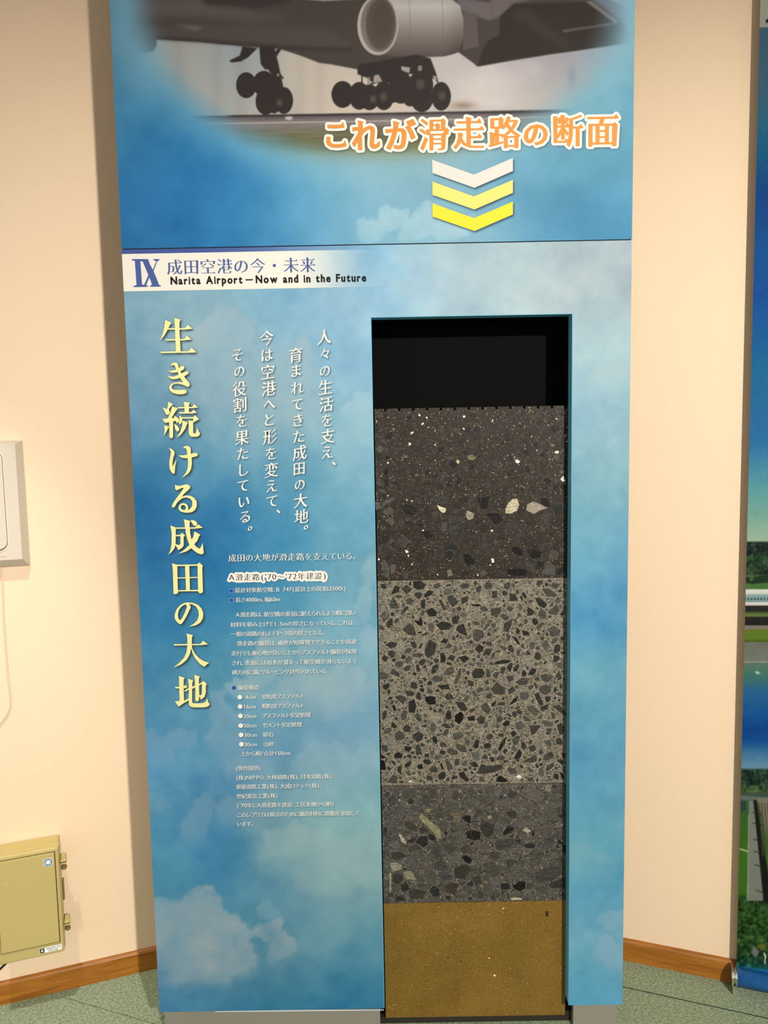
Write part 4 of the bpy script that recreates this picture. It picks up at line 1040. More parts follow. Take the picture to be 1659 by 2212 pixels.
feats_a = [
 (f3([(865,115),(900,122),(960,108),(950,160),(940,200),(905,205),(875,165)]), BLK), (f3([(930,250),(960,235),(1020,238),(1062,290),(1040,305),(1000,325),(975,285)]), BLK),
 (f3([(1130,130),(1165,128),(1182,175),(1165,220),(1120,240),(1075,240),(1080,200),(1100,160)]), QZ), (f3([(1240,170),(1280,150),(1330,165),(1395,200),(1340,215),(1290,245),(1230,215)]), LG),
 (f3([(565,175),(600,190),(635,200),(630,230),(605,236),(580,210)]), tuple(float(t) for t in s2l((190,180,150)))), (f3([(580,110),(620,104),(648,125),(640,170),(600,180),(558,160)]), gray(R1,60,62)),
 (f3([(1345,125),(1400,130),(1410,185),(1380,190),(1345,165)]), BLK), (f3([(650,270),(665,245),(715,280),(725,330),(700,400),(670,420),(652,380)]), gray(R1,58,60)),
 (f3([(1125,490),(1155,485),(1208,510),(1205,555),(1160,550),(1128,520)]), BLK), (f3([(1240,505),(1300,515),(1352,525),(1340,560),(1295,585),(1262,555)]), BLK),
 (f3([(625,460),(660,445),(715,480),(700,540),(665,585),(630,570)]), gray(R1,38,40,(1,1,1))), (f3([(1090,655),(1200,650),(1240,665),(1235,700),(1150,705),(1095,690)]), BLK),
 (f3([(760,545),(800,540),(850,590),(845,615),(800,635),(770,590)]), BLK), (f3([(735,390),(775,375),(810,400),(800,435),(760,440),(735,420)]), gray(R1,52,55)),
 (f3([(790,215),(845,240),(835,280),(800,290),(780,260)]), LG), (f3([(1340,250),(1390,230),(1415,250),(1405,300),(1360,315),(1335,290)]), gray(R1,66,68)),
 (f3([(1450,180),(1500,178),(1505,200),(1470,268),(1450,250)]), gray(R1,42,44)), (f3([(105,150),(140,160),(155,205),(110,212)]), gray(R1,98,100)),
 (f3([(155,225),(215,190),(245,215),(235,255),(180,250)]), gray(R1,88,92)), (f3([(185,135),(235,118),(262,130),(200,165),(165,190),(150,165)]), gray(R1,84,88)),
 (f3([(200,275),(240,270),(250,310),(230,338),(205,310)]), gray(R1,88,92)), (f3([(140,600),(175,580),(215,640),(205,725),(175,715)]), gray(R1,88,92)), (f3([(215,625),(262,618),(250,690),(220,690)]), gray(R1,96,100)),
 (f3([(1390,615),(1420,605),(1455,640),(1448,705),(1395,700),(1340,690)]), gray(R1,84,88)), (f3([(970,575),(990,575),(995,605),(978,608)]), tuple(float(t) for t in s2l((225,215,195)))),
 (f3([(640,665),(670,655),(688,700),(650,712)]), gray(R1,108,112,(1,.95,.75))), (f3([(880,680),(915,655),(950,690),(900,712)]), gray(R1,84,88)),
 (f3([(1120,400),(1170,385),(1235,385),(1225,415),(1160,425)]), gray(R1,60,62)), (f3([(600,300),(640,310),(640,370),(600,380)]), gray(R1,84,86)), (f3([(330,300),(380,300),(410,320),(370,350),(335,335)]), gray(R1,46,48)),
]
k3 = 480/1659.0
feats_a += [([at(780+x*k3, 660+y*k3, DEP) for x, y in p], c) for p, c in (
 ([(790,1120),(830,1112),(860,1135),(840,1155),(800,1152)], gray(R1,112,116,(1,.88,.66))), ([(1150,1152),(1165,1148),(1188,1165),(1175,1180),(1155,1175)], tuple(float(t) for t in s2l((232,224,208)))),
 ([(705,1158),(725,1150),(738,1168),(722,1184)], tuple(float(t) for t in s2l((190,160,115)))), ([(352,1025),(368,1022),(376,1038),(362,1048)], tuple(float(t) for t in s2l((205,195,175)))),
 ([(660,955),(685,945),(695,980),(670,985)], gray(R1,95,98,(1,.82,.62))), ([(120,1055),(150,1040),(165,1080),(140,1105),(118,1090)], gray(R1,96,99)), ([(1410,1030),(1450,1035),(1440,1052),(1420,1050)], gray(R1,108,110)))]
Ra = random.Random(21)
sample_block('asphalt_sample', 'dark brown asphalt sample with grooved top edge, topmost of the four stacked samples', ZC+0.0004, ZA, mx_asph, 11,
  [(ZA-0.0395, ZA-0.0006, [(500, .003, .0062), (2500, .0018, .0030), (9000, .0007, .0014)], .00025, asph_col(Ra)),
   (ZA-0.205, ZA-0.0405, [(700, .0055, .0092), (2600, .0030, .005), (7000, .0016, .0026), (16000, .0007, .0013)], .0003, asph_col(Ra)),
   (ZC+0.001, ZA-0.2, [(260, .009, .017), (400, .005, .009), (4000, .0018, .003), (16000, .0007, .0013)], .0004, asph_col(Ra))],
  feats_a, notched=True)
Rc = random.Random(33)
def cem_col(s):
    q = Rc.random()
    if s[2] < 0.0022:
        if q < .12: return tuple(float(t) for t in s2l((178,168,146)))
        return gray(Rc, 30, 62)
    if q < .35: return gray(Rc, 40, 58, (1, .98, .92))
    if q < .9: return gray(Rc, 62, 92, (1, .98, .9))
    return gray(Rc, 112, 132, (1, .95, .85))
feats_c = [(f3(p), c) for p, c in (
 ([(385,745),(440,738),(488,770),(470,800),(425,812),(392,795)], gray(Rc,42,44)), ([(640,855),(685,845),(728,900),(718,915),(685,942),(655,905)], gray(Rc,62,64)), ([(465,850),(505,810),(545,820),(525,850),(480,870)], gray(Rc,42,44)),
 ([(210,925),(240,855),(292,945),(225,952)], gray(Rc,76,78)), ([(480,965),(530,940),(568,975),(560,1005),(510,1012)], gray(Rc,34,36)), ([(555,1070),(600,1045),(665,1055),(685,1080),(660,1105),(600,1112)], gray(Rc,44,46)),
 ([(305,1105),(360,1058),(395,1080),(414,1155),(350,1145)], gray(Rc,66,68)), ([(715,1080),(765,1058),(790,1130),(795,1158),(730,1130),(708,1110)], gray(Rc,48,50)), ([(830,1120),(860,1100),(915,1115),(918,1160),(870,1198),(838,1185)], gray(Rc,74,76)),
 ([(965,950),(1050,935),(1040,980),(1015,1018),(970,1000)], gray(Rc,66,68)), ([(1350,800),(1400,795),(1468,848),(1440,865),(1380,855)], gray(Rc,72,74)), ([(1295,870),(1330,865),(1392,915),(1370,948),(1330,935)], gray(Rc,44,46)),
 ([(1395,970),(1460,915),(1485,960),(1460,1000),(1400,990)], gray(Rc,74,76)), ([(1390,1100),(1440,1075),(1490,1110),(1480,1150),(1420,1160)], gray(Rc,80,82)), ([(1065,1060),(1135,1020),(1120,1080),(1095,1130),(1065,1115)], gray(Rc,56,58)),
 ([(1105,835),(1150,838),(1175,890),(1110,895)], gray(Rc,50,52)), ([(475,1250),(510,1175),(568,1210),(550,1290),(500,1322),(475,1290)], gray(Rc,56,58)), ([(848,1250),(880,1210),(918,1235),(912,1265),(880,1285)], gray(Rc,48,50)),
 ([(362,1200),(400,1192),(420,1235),(395,1250)], gray(Rc,54,56)), ([(975,820),(1018,812),(1018,872),(975,872)], gray(Rc,62,64)), ([(745,870),(800,852),(800,895),(750,920)], gray(Rc,58,60)), ([(445,885),(480,880),(478,950),(448,950)], gray(Rc,44,46)),
 ([(575,880),(600,885),(638,960),(615,958)], gray(Rc,54,56)), ([(820,915),(880,915),(902,925),(870,935),(825,928)], gray(Rc,28,30)), ([(990,1350),(1060,1330),(1130,1335),(1100,1355),(1000,1370)], gray(Rc,40,42)),
 ([(1240,930),(1300,970),(1280,1000),(1240,1005)], gray(Rc,54,56)), ([(380,1290),(440,1278),(470,1295),(440,1318),(385,1310)], gray(Rc,72,74)), ([(1120,1150),(1160,1165),(1192,1222),(1170,1215)], gray(Rc,32,34)), ([(1200,1110),(1250,1120),(1262,1150),(1210,1150)], gray(Rc,38,40)),
 ([(395,1035),(430,1040),(445,1005),(460,1045),(455,1082),(420,1070)], gray(Rc,28,30)), ([(880,850),(920,850),(945,890),(935,915),(900,890)], gray(Rc,132,134)), ([(295,1050),(340,1020),(370,1050),(320,1070)], gray(Rc,118,120)))]
f5 = lambda pts: [at(780+x*k3, 1440+y*k3, DEP) for x, y in pts]
feats_c += [(f5(p), c) for p, c in (
 ([(475,230),(510,218),(555,225),(558,282),(510,285),(480,262)], gray(Rc,26,28)), ([(698,262),(765,262),(798,318),(775,335),(740,325)], gray(Rc,56,58)), ([(700,365),(745,333),(768,360),(765,390),(735,432),(700,410)], gray(Rc,18,20)),
 ([(965,170),(1010,112),(1075,160),(1075,208),(1000,208)], gray(Rc,66,68)), ([(690,130),(730,20),(748,5),(748,60),(715,135)], gray(Rc,80,82)), ([(825,50),(850,12),(905,12),(928,50),(905,85),(835,88)], gray(Rc,54,56)),
 ([(612,60),(640,10),(695,0),(695,40),(660,70)], gray(Rc,84,86)), ([(890,295),(935,262),(970,320),(950,358),(910,330)], gray(Rc,72,74)), ([(1105,285),(1140,240),(1172,215),(1160,260),(1125,282)], gray(Rc,30,32)),
 ([(1290,205),(1325,190),(1365,285),(1335,298)], gray(Rc,56,58)), ([(1325,160),(1360,135),(1420,145),(1420,190),(1375,212),(1335,195)], gray(Rc,74,76)), ([(1020,625),(1045,560),(1090,512),(1075,575),(1040,630)], gray(Rc,34,36)),
 ([(1255,440),(1348,435),(1300,500),(1270,512)], gray(Rc,62,64)), ([(248,500),(285,475),(328,505),(325,540),(260,558)], gray(Rc,72,74)), ([(405,590),(435,580),(458,655),(410,662)], gray(Rc,60,62)), ([(138,645),(190,680),(160,690),(138,680)], gray(Rc,34,36)),
 ([(140,695),(175,700),(188,772),(142,772)], gray(Rc,20,22)), ([(860,800),(895,725),(940,740),(1050,730),(1070,760),(990,790),(905,802)], gray(Rc,62,64)), ([(1195,710),(1310,655),(1312,705),(1280,720)], gray(Rc,72,74)),
 ([(725,795),(765,780),(808,850),(790,862),(740,830)], gray(Rc,40,42)), ([(1010,830),(1040,810),(1100,850),(1075,865),(1008,860)], gray(Rc,30,32)), ([(245,655),(280,635),(314,660),(300,685),(250,682)], gray(Rc,34,36)),
 ([(590,435),(640,422),(675,460),(640,462)], gray(Rc,54,56)), ([(790,375),(850,365),(850,405),(800,405)], gray(Rc,36,38)), ([(860,390),(895,362),(930,380),(915,430),(880,428)], gray(Rc,56,58)), ([(1055,425),(1085,400),(1114,408),(1105,440),(1065,448)], gray(Rc,36,38)),
 ([(130,50),(150,35),(215,60),(190,95),(135,95)], gray(Rc,82,84)), ([(520,90),(560,60),(620,85),(600,112),(550,115)], gray(Rc,78,80)), ([(565,140),(655,130),(665,170),(600,172)], gray(Rc,44,46)), ([(1150,115),(1200,82),(1258,85),(1240,135),(1180,140)], gray(Rc,70,72)),
 ([(310,455),(340,430),(372,450),(365,492),(318,485)], gray(Rc,58,60)), ([(1480,780),(1505,800),(1520,838),(1500,838)], gray(Rc,20,22)), ([(190,865),(240,805),(272,820),(270,872)], gray(Rc,74,76)), ([(420,740),(455,722),(462,765),(425,765)], gray(Rc,22,24)),
 ([(625,700),(640,680),(690,760),(650,785)], gray(Rc,82,84)), ([(820,640),(885,640),(885,705),(835,690)], gray(Rc,98,100)), ([(1460,440),(1490,415),(1522,450),(1510,500),(1485,515)], gray(Rc,58,60)), ([(1420,290),(1480,285),(1535,350),(1535,375),(1470,330)], gray(Rc,66,68)),
 ([(350,855),(375,848),(385,862),(362,866)], QZ), ([(1150,820),(1185,808),(1205,832),(1170,835)], tuple(float(t) for t in s2l((205,198,184)))))]
sample_block('cement_stabilised_sample', 'light grey cement sample with dark angular stones, second of the stacked samples', ZG+0.0004, ZC-0.0004, mx_cem, 12,
  [(ZG+0.001, ZC-0.001, [(900, .0085, .0145), (1500, .005, .0085), (3000, .0022, .0045), (17000, .0007, .0016)], .0008, cem_col)], feats_c)
Rg = random.Random(44)
def cru_col(s):
    q = Rg.random()
    if s[2] < .002: return gray(Rg, 60, 120, (1, .96, .86)) if q < .85 else gray(Rg, 150, 175)
    if q < .08: return gray(Rg, 38, 48, (1, 1, 1))
    if q < .12: return gray(Rg, 108, 125, (1, .97, .78))
    return gray(Rg, 66, 98, (1, .985, .95))
feats_g = [(f5(p), c) for p, c in (
 ([(750,1125),(790,1108),(818,1120),(820,1170),(790,1165)], gray(Rg,28,30,(1,1,1))), ([(780,1235),(840,1218),(892,1232),(890,1290),(840,1298),(790,1280)], gray(Rg,30,32,(1,1,1))), ([(890,1180),(930,1150),(998,1175),(985,1250),(945,1285),(900,1240)], gray(Rg,56,58)),
 ([(1060,1240),(1100,1182),(1145,1200),(1125,1240),(1060,1262)], gray(Rg,32,34,(1,1,1))), ([(430,1120),(450,1095),(500,1140),(590,1215),(600,1280),(575,1285),(520,1215),(455,1160)], gray(Rg,128,130,(1,.98,.72))),
 ([(278,1245),(300,1255),(335,1310),(335,1328),(300,1310)], gray(Rg,158,160)), ([(1200,1220),(1235,1200),(1270,1225),(1245,1245)], gray(Rg,150,152)), ([(1200,935),(1290,905),(1368,950),(1330,1020),(1240,985)], gray(Rg,96,98)),
 ([(1190,985),(1280,1015),(1300,1060),(1260,1080),(1205,1040)], gray(Rg,88,90)), ([(615,920),(645,885),(680,920),(670,970),(615,985)], gray(Rg,88,90)), ([(620,1005),(670,985),(740,1020),(700,1080),(640,1090)], gray(Rg,84,86)),
 ([(850,960),(920,950),(1010,990),(990,1040),(900,1045)], gray(Rg,80,82)), ([(1085,1085),(1140,1070),(1165,1100),(1145,1140),(1100,1120)], gray(Rg,58,60)), ([(300,935),(370,905),(425,940),(400,985),(330,985)], gray(Rg,80,82)),
 ([(575,1180),(620,1130),(655,1160),(650,1215),(600,1220)], gray(Rg,84,86)), ([(1370,880),(1425,880),(1415,945),(1370,925)], gray(Rg,108,110)), ([(1380,1040),(1450,1020),(1460,1140),(1400,1160)], gray(Rg,86,88)), ([(1290,1210),(1380,1180),(1440,1185),(1430,1230),(1300,1270)], gray(Rg,88,90)),
 ([(485,1065),(520,1060),(515,1085),(490,1088)], gray(Rg,128,130,(1,.97,.75))), ([(680,1100),(740,1090),(740,1130),(700,1145)], gray(Rg,100,104,(1,.9,.68))), ([(1215,1330),(1260,1315),(1305,1320),(1290,1355),(1230,1355)], gray(Rg,44,46,(1,1,1))),
 ([(170,1200),(200,1190),(195,1250),(160,1255)], gray(Rg,62,64)), ([(430,1210),(470,1190),(505,1230),(450,1250)], gray(Rg,58,60)), ([(865,1065),(945,1060),(900,1115),(840,1125)], gray(Rg,72,74)))]
k6 = 620/1659.0
f6 = lambda pts: [at(780+x*k6, 1820+y*k6, DEP) for x, y in pts]
feats_g += [(f6(p), c) for p, c in (
 ([(580,78),(605,70),(640,95),(635,122),(600,112)], gray(Rg,24,26,(1,1,1))), ([(875,250),(915,222),(952,225),(948,265),(920,284),(890,270)], gray(Rg,20,22,(1,1,1))), ([(535,145),(600,122),(645,145),(600,215),(540,205)], gray(Rg,58,60)),
 ([(365,140),(400,130),(435,185),(430,235),(395,255),(370,200)], gray(Rg,84,86)), ([(170,55),(230,52),(268,75),(215,100),(180,95)], gray(Rg,62,64)), ([(185,180),(235,180),(250,215),(215,238),(180,225)], gray(Rg,56,58)), ([(165,120),(200,112),(235,130),(235,155),(180,170)], gray(Rg,132,135,(1,.97,.85))),
 ([(835,170),(885,125),(950,150),(950,200),(900,220),(840,210)], gray(Rg,88,90)), ([(1000,175),(1080,135),(1150,130),(1175,175),(1100,220),(1010,240)], gray(Rg,70,72)), ([(1080,240),(1180,195),(1188,260),(1100,265)], gray(Rg,58,60)),
 ([(970,70),(1010,20),(1060,60),(1040,120),(985,145)], gray(Rg,80,82)), ([(1075,65),(1125,60),(1130,120),(1090,122)], gray(Rg,88,90)), ([(480,250),(520,225),(565,240),(545,300),(490,290)], gray(Rg,62,64)), ([(640,200),(690,190),(700,235),(660,252)], gray(Rg,64,66)),
 ([(700,265),(740,245),(775,280),(735,318),(705,300)], gray(Rg,82,84)), ([(860,318),(920,318),(935,330),(870,334)], gray(Rg,158,162,(1,.97,.8))), ([(195,322),(240,298),(260,338),(205,342)], gray(Rg,52,54)), ([(270,290),(300,262),(380,280),(360,325),(285,325)], gray(Rg,62,64)),
 ([(1165,15),(1190,12),(1190,70),(1168,50)], gray(Rg,30,32,(1,1,1))), ([(700,120),(760,105),(820,160),(780,200),(730,190)], gray(Rg,74,76)), ([(455,5),(520,0),(560,30),(510,70)], gray(Rg,72,74)), ([(164,175),(174,175),(174,288),(164,288)], gray(Rg,140,142,(1,.95,.75))))]
sample_block('crushed_stone_sample', 'dark grey sample of tightly packed crushed stone, third of the stacked samples', ZD+0.0004, ZG-0.0004, mx_cru, 13,
  [(ZD+0.001, ZG-0.001, [(900, .012, .021), (1500, .007, .012), (4000, .0032, .0065), (14000, .0008, .0022)], .0002, cru_col)], feats_g)
# mountain sand
m_sand, nt, b = nodes('ochre_sand'); tc = N(nt, 'ShaderNodeTexCoord')
n1 = N(nt, 'ShaderNodeTexNoise', i_Scale=480.0, i_Detail=4.0, i_Roughness=.7); nt.links.new(tc.outputs['Object'], n1.inputs['Vector'])
n2 = N(nt, 'ShaderNodeTexNoise', i_Scale=9.0, i_Detail=3.0); nt.links.new(tc.outputs['Object'], n2.inputs['Vector'])
ad = N(nt, 'ShaderNodeMath', operation='MULTIPLY_ADD'); ad.inputs[1].default_value = .25; nt.links.new(n2.outputs['Fac'], ad.inputs[0]); nt.links.new(n1.outputs['Fac'], ad.inputs[2])
cr = N(nt, 'ShaderNodeValToRGB'); cr.color_ramp.elements[0].position = .42; cr.color_ramp.elements[0].color = rgb(80, 58, 18); cr.color_ramp.elements[1].position = .85; cr.color_ramp.elements[1].color = rgb(142, 110, 46)
nt.links.new(ad.outputs[0], cr.inputs[0])
v = N(nt, 'ShaderNodeTexVoronoi', i_Scale=230.0); nt.links.new(tc.outputs['Object'], v.inputs['Vector'])
sp = N(nt, 'ShaderNodeSeparateColor'); nt.links.new(v.outputs['Color'], sp.inputs[0])
g1 = N(nt, 'ShaderNodeMath', operation='GREATER_THAN'); g1.inputs[1].default_value = .975; nt.links.new(sp.outputs[0], g1.inputs[0])
g2 = N(nt, 'ShaderNodeMath', operation='LESS_THAN'); g2.inputs[1].default_value = .25; nt.links.new(v.outputs['Distance'], g2.inputs[0])
g3 = N(nt, 'ShaderNodeMath', operation='MULTIPLY'); nt.links.new(g1.outputs[0], g3.inputs[0]); nt.links.new(g2.outputs[0], g3.inputs[1])
mx = N(nt, 'ShaderNodeMix', data_type='RGBA'); mx.inputs[7].default_value = rgb(190, 160, 100); nt.links.new(g3.outputs[0], mx.inputs[0]); nt.links.new(cr.outputs[0], mx.inputs[6])
nt.links.new(mx.outputs[2], b.inputs['Base Color']); b.inputs['Roughness'].default_value = .5; b.inputs['Specular IOR Level'].default_value = .3
sand = empty('sand_sample', (0.2, 0.08, Z0), 'smooth ochre brown sand sample at the bottom of the stacked samples', 'pavement sample')
keep(box_obj('slab', (BX0, BX1, DEP, 0.119, Z0, ZD-0.0004), m_sand), sand)
q = [at(780+x*k6, 1820+y*k6, DEP) for x, y in ((1063,397),(1083,396),(1082,428),(1068,428))]
fill_loops([[np.array(q)]], 'dark_fleck', plain('fleck_brown', rgb(62, 42, 20)), sand, DEP-0.0004)
for (x, y, r, c_) in ((502,666,2,0),(578,688,2.4,0),(771,768,3,1),(741,668,2,1),(1176,718,2.2,0),(383,556,1.8,0),(823,380,2,1),(430,400,1.8,0)):
    X, Z = at(780+x*k6, 1820+y*k6, DEP); rr_ = r*0.0009
    fill_loops([[np.array([(X+rr_*math.cos(t)*1.2, Z+rr_*math.sin(t)) for t in np.linspace(0, 2*math.pi, 7, endpoint=False)])]], 'grain', MATS['fleck_brown'] if not c_ else m_yellow_letter, sand, DEP-0.0003)

# ---------------------------------------------------------------- utility box on the left wall
m_cream = plain('cream_plastic', rgb(184, 167, 108), rough=0.38, spec=0.4, var=.01, bump=.08, bscale=500)
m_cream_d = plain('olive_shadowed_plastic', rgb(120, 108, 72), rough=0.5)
m_groove = plain('groove_brown', rgb(84, 66, 26), rough=.7)
ub = empty('utility_box', frL(-0.295, 0.04, 0.155), 'cream plastic wall box with two side latches, low on the left wall', 'electrical box')
U0, U1, ZB0, ZB1 = -0.3745, -0.2225, 0.158, 0.437
def lb(name, u0, u1, d0, d1, z0, z1, mat, bev=0.0, parent=ub, root=None):
    bm = bmesh.new(); box(bm, u0, u1, d0, d1, z0, z1, bevel=bev, fr=frL); return keep(bm_obj(name, bm, mat), parent)
lb('housing', U0+0.006, U1-0.0035, 0.0005, 0.060, ZB0+0.004, ZB1-0.002, m_cream, .004)
lb('gasket_rim', U0+0.001, U1+0.001, 0.056, 0.063, ZB0, ZB1+0.003, m_cream, .002)
lidp = lb('lid', U0, U1, 0.0632, 0.083, ZB0-0.001, ZB1+0.0035, m_cream, .004)
lb('lid_groove', U0+0.006, U1-0.008, 0.0825, 0.0834, ZB0+0.028, ZB1-0.006, m_groove, .0)
lb('door_panel', U0+0.007, U1-0.010, 0.083, 0.0855, ZB0+0.030, ZB1-0.0075, m_cream, .0018)
# latches
for zc in (0.395, 0.228):
    lt = lb('latch', U1+0.001, U1+0.0155, 0.052, 0.070, zc-0.004, zc+0.001, m_cream, .0012)
    bm = bmesh.new()
    pr = [(U1+0.003, zc+0.001), (U1+0.0155, zc+0.001), (U1+0.0155, zc+0.013), (U1+0.011, zc+0.010), (U1+0.004, zc+0.0125)]
    A = [bm.verts.new(frL(u, 0.054, z)) for u, z in pr]; B = [bm.verts.new(frL(u, 0.066, z)) for u, z in pr]
    bm.faces.new(A); bm.faces.new(B[::-1])
    for i in range(len(pr)): bm.faces.new((A[i], A[(i+1) % len(pr)], B[(i+1) % len(pr)], B[i]))
    keep(bm_obj('latch_tab', bm, m_cream), lt).matrix_parent_inverse = Matrix.Identity(4)
    lb('latch_slot', U1+0.0012, U1+0.015, 0.053, 0.069, zc-0.0065, zc-0.004, m_groove)
    lb('latch', U1+0.001, U1+0.0155, 0.052, 0.070, zc-0.0105, zc-0.0065, m_cream, .0012)
    bm = bmesh.new(); tube(bm, [frL(U1+0.009, 0.060, zc-0.0105), frL(U1+0.009, 0.060, zc-0.018), frL(U1+0.009, 0.060, zc-0.0185), frL(U1+0.009, 0.060, zc-0.025), frL(U1+0.009, 0.060, zc-0.0275)], [.0035, .0035, .0062, .0068, .005], 16)
    keep(bm_obj('latch_knob', bm, m_cream_d, smooth=False), ub)
bm = bmesh.new(); box(bm, U1+0.0008, U1+0.0052, 0.046, 0.056, 0.280, 0.338, bevel=.002, fr=frL); keep(bm_obj('side_grip', bm, m_cream_d), ub)
def wall_flat(name, pts, mat, d, parent):   # flat printed shape on the box front, pts = (u, z)
    g_ = [[np.array(pts, float)]] if not isinstance(pts, list) or not isinstance(pts[0], list) else pts
    cu_ = fill_loops(g_, name, mat, parent, 0.0)
    me = cu_.data
    for v_ in me.vertices: v_.co = frL(v_.co.x, d, v_.co.z)
    return cu_
def rrect(u0, u1, z0, z1, r, n=5):
    o = []
    for cx, cz, a0 in ((u1-r, z1-r, 0), (u0+r, z1-r, 90), (u0+r, z0+r, 180), (u1-r, z0+r, 270)):
        for k in range(n): a = math.radians(a0+90*k/(n-1)); o.append((cx+r*math.cos(a), cz+r*math.sin(a)))
    return np.array(o)
m_sw = plain('sticker_white', rgb(232, 234, 232)); m_sb = plain('sticker_blue', rgb(30, 82, 140)); m_sk = m_blackink
s0u, s1u, s0z, s1z = -0.2575, -0.2375, 0.3965, 0.4165
st_ = wall_flat('blue_sticker', [[rrect(s0u, s1u, s0z, s1z, .002)]], m_sw, 0.0858, ub)
wall_flat('sticker_print', [[rrect(s0u+.0012, s1u-.0012, s0z+.0012, s1z-.0012, .0015)]], m_sb, 0.0860, ub)
su, sz = (s0u+s1u)/2, (s0z+s1z)/2
star = [(su+r*math.cos(a), sz+r*math.sin(a)) for a, r in ((math.radians(40), .0112), (math.radians(60), .004), (math.radians(95), .0075), (math.radians(135), .003), (math.radians(180), .0075), (math.radians(205), .004), (math.radians(225), .0112), (math.radians(250), .004), (math.radians(275), .0075), (math.radians(315), .003), (math.radians(0), .0075), (math.radians(20), .004))]
wall_flat('sticker_star', [[np.array(star)]], m_sw, 0.0861, ub)
def small_text(txt, u0, u1, zc, em_, ex_=0.006, sx=1.0):
    gs_ = []; wds = [adv(c) if ord(c) > 0x300 else (max(np.concatenate(glyph(c))[:, 0])+0.08 if c != ' ' and glyph(c) else .3) for c in txt]
    k = (u1-u0)/sum(wds); x = u0
    for c, w_ in zip(txt, wds):
        L = styled(c, ex_, ex_, 0.0) if c != ' ' else []
        if L: gs_.append([np.stack([x+l[:, 0]*k, zc+(l[:, 1]-.38)*em_], 1) for l in L])
        x += w_*k
    return gs_
wall_flat('sticker_lettering', small_text('防', s0u+.0022, s0u+.0082, s1z-.0055, .006)+small_text('雨', s1u-.0085, s1u-.0025, s1z-.0052, .006)+small_text('耐', s0u+.0022, s0u+.0082, s0z+.0058, .006)+small_text('候', s1u-.0085, s1u-.0025, s0z+.0055, .006), m_sw, 0.0861, ub)
l0u, l1u, l0z, l1z = -0.2815, -0.2285, 0.1655, 0.1795
wall_flat('name_sticker', [[np.array([(l0u, l0z), (l1u, l0z), (l1u, l1z), (l0u, l1z)])]], m_sw, 0.0834, ub)
wall_flat('sticker_emblem', [[np.array([(l0u+.001, l0z+.001), (l0u+.0125, l0z+.001), (l0u+.0125, l1z-.001), (l0u+.001, l1z-.001)])]], m_sk, 0.0836, ub)
def emblem(cu_, cz_, s):
    return [[np.array([(cu_-s, cz_-s*.75), (cu_-s*.25, cz_+s*.45), (cu_+s*.25, cz_+s*.45), (cu_+s, cz_-s*.75), (cu_+s*.55, cz_-s*.75), (cu_, cz_+s*.15), (cu_-s*.55, cz_-s*.75)])],
            [np.array([(cu_-s*.9, cz_+s*.62), (cu_+s*.9, cz_+s*.62), (cu_+s*.9, cz_+s*.85), (cu_-s*.9, cz_+s*.85)])],
            [np.array([(cu_-s*.22, cz_-s*.75), (cu_+s*.22, cz_-s*.75), (cu_+s*.22, cz_-s*.4), (cu_-s*.22, cz_-s*.4)])]]
wall_flat('emblem_mark', emblem(l0u+.0068, (l0z+l1z)/2, .0042), m_sw, 0.0838, ub)
wall_flat('sticker_text', small_text('ウオルボックス', l0u+.0165, l1u-.003, l1z-.0042, .0058, .02)+small_text('WB-2AJ', l0u+.021, l1u-.009, l0z+.0038, .0052, .01), m_sk, 0.0838, ub)
wall_flat('embossed_mark', emblem(-0.3480, 0.372, .0065), plain('cream_plastic_relief', rgb(196, 180, 122), rough=.4), 0.0859, ub)
bm = bmesh.new(); tube(bm, [frL(-0.352, .035, .165), frL(-0.353, .035, .150), frL(-0.358, .03, .135), frL(-0.368, .02, .12), frL(-0.39, .016, .10), frL(-0.45, .016, .07), frL(-0.6, .02, .02), frL(-0.8, .03, .006)], .0028, 8)
cb_ = bm_obj('power_cable', bm, plain('black_rubber', rgb(22, 22, 24), rough=.5), smooth=True); cb_['label'] = 'thin black cable running down from beneath the cream wall box'; cb_['category'] = 'cable'

# ---------------------------------------------------------------- wall device at the left edge
m_dev = plain('warm_grey_plastic', rgb(200, 188, 172), rough=.45, var=.01, bump=.05, bscale=600)
dv = empty('wall_intercom', frL(-0.36, 0, 1.315), 'pale grey plastic wall unit with rounded cover, hanging high above the cream box', 'intercom')
bm = bmesh.new()
fo = [(-0.475, 1.158), (-0.2555, 1.158), (-0.2555, 1.4745), (-0.475, 1.4745)]; fi = [(-0.459, 1.1785), (-0.2695, 1.1785), (-0.2695, 1.4665), (-0.459, 1.4665)]
L0_ = [bm.verts.new(frL(u, 0, z)) for u, z in fo]; L1_ = [bm.verts.new(frL(u, 0.004, z)) for u, z in fo]; L2_ = [bm.verts.new(frL(u, 0.028, z)) for u, z in fi]
for A, B in ((L0_, L1_), (L1_, L2_)):
    for i in range(4): bm.faces.new((A[i], A[(i+1) % 4], B[(i+1) % 4], B[i]))
bm.faces.new(L2_); bm.faces.new(L0_[::-1]); keep(bm_obj('casing', bm, m_dev), dv)
def inset(name, u0, u1, z0, z1, r, d, mat, th=0.0015):
    bm = bmesh.new(); p = rrect(u0, u1, z0, z1, r, 8); A = [bm.verts.new(frL(x, d-th, z)) for x, z in p]; B = [bm.verts.new(frL(x, d, z)) for x, z in p]
    bm.faces.new(B); bm.faces.new(A[::-1])
    for i in range(len(p)): bm.faces.new((A[i], A[(i+1) % len(p)], B[(i+1) % len(p)], B[i]))
    return keep(bm_obj(name, bm, mat), dv)
inset('cover_lip', -0.4295, -0.2975, 1.200, 1.4545, .022, 0.0286, plain('pale_plastic', rgb(222, 212, 198), rough=.4))
inset('cover_groove', -0.4275, -0.2995, 1.203, 1.4515, .021, 0.0292, plain('dark_groove', rgb(74, 62, 48), rough=.6), .001)
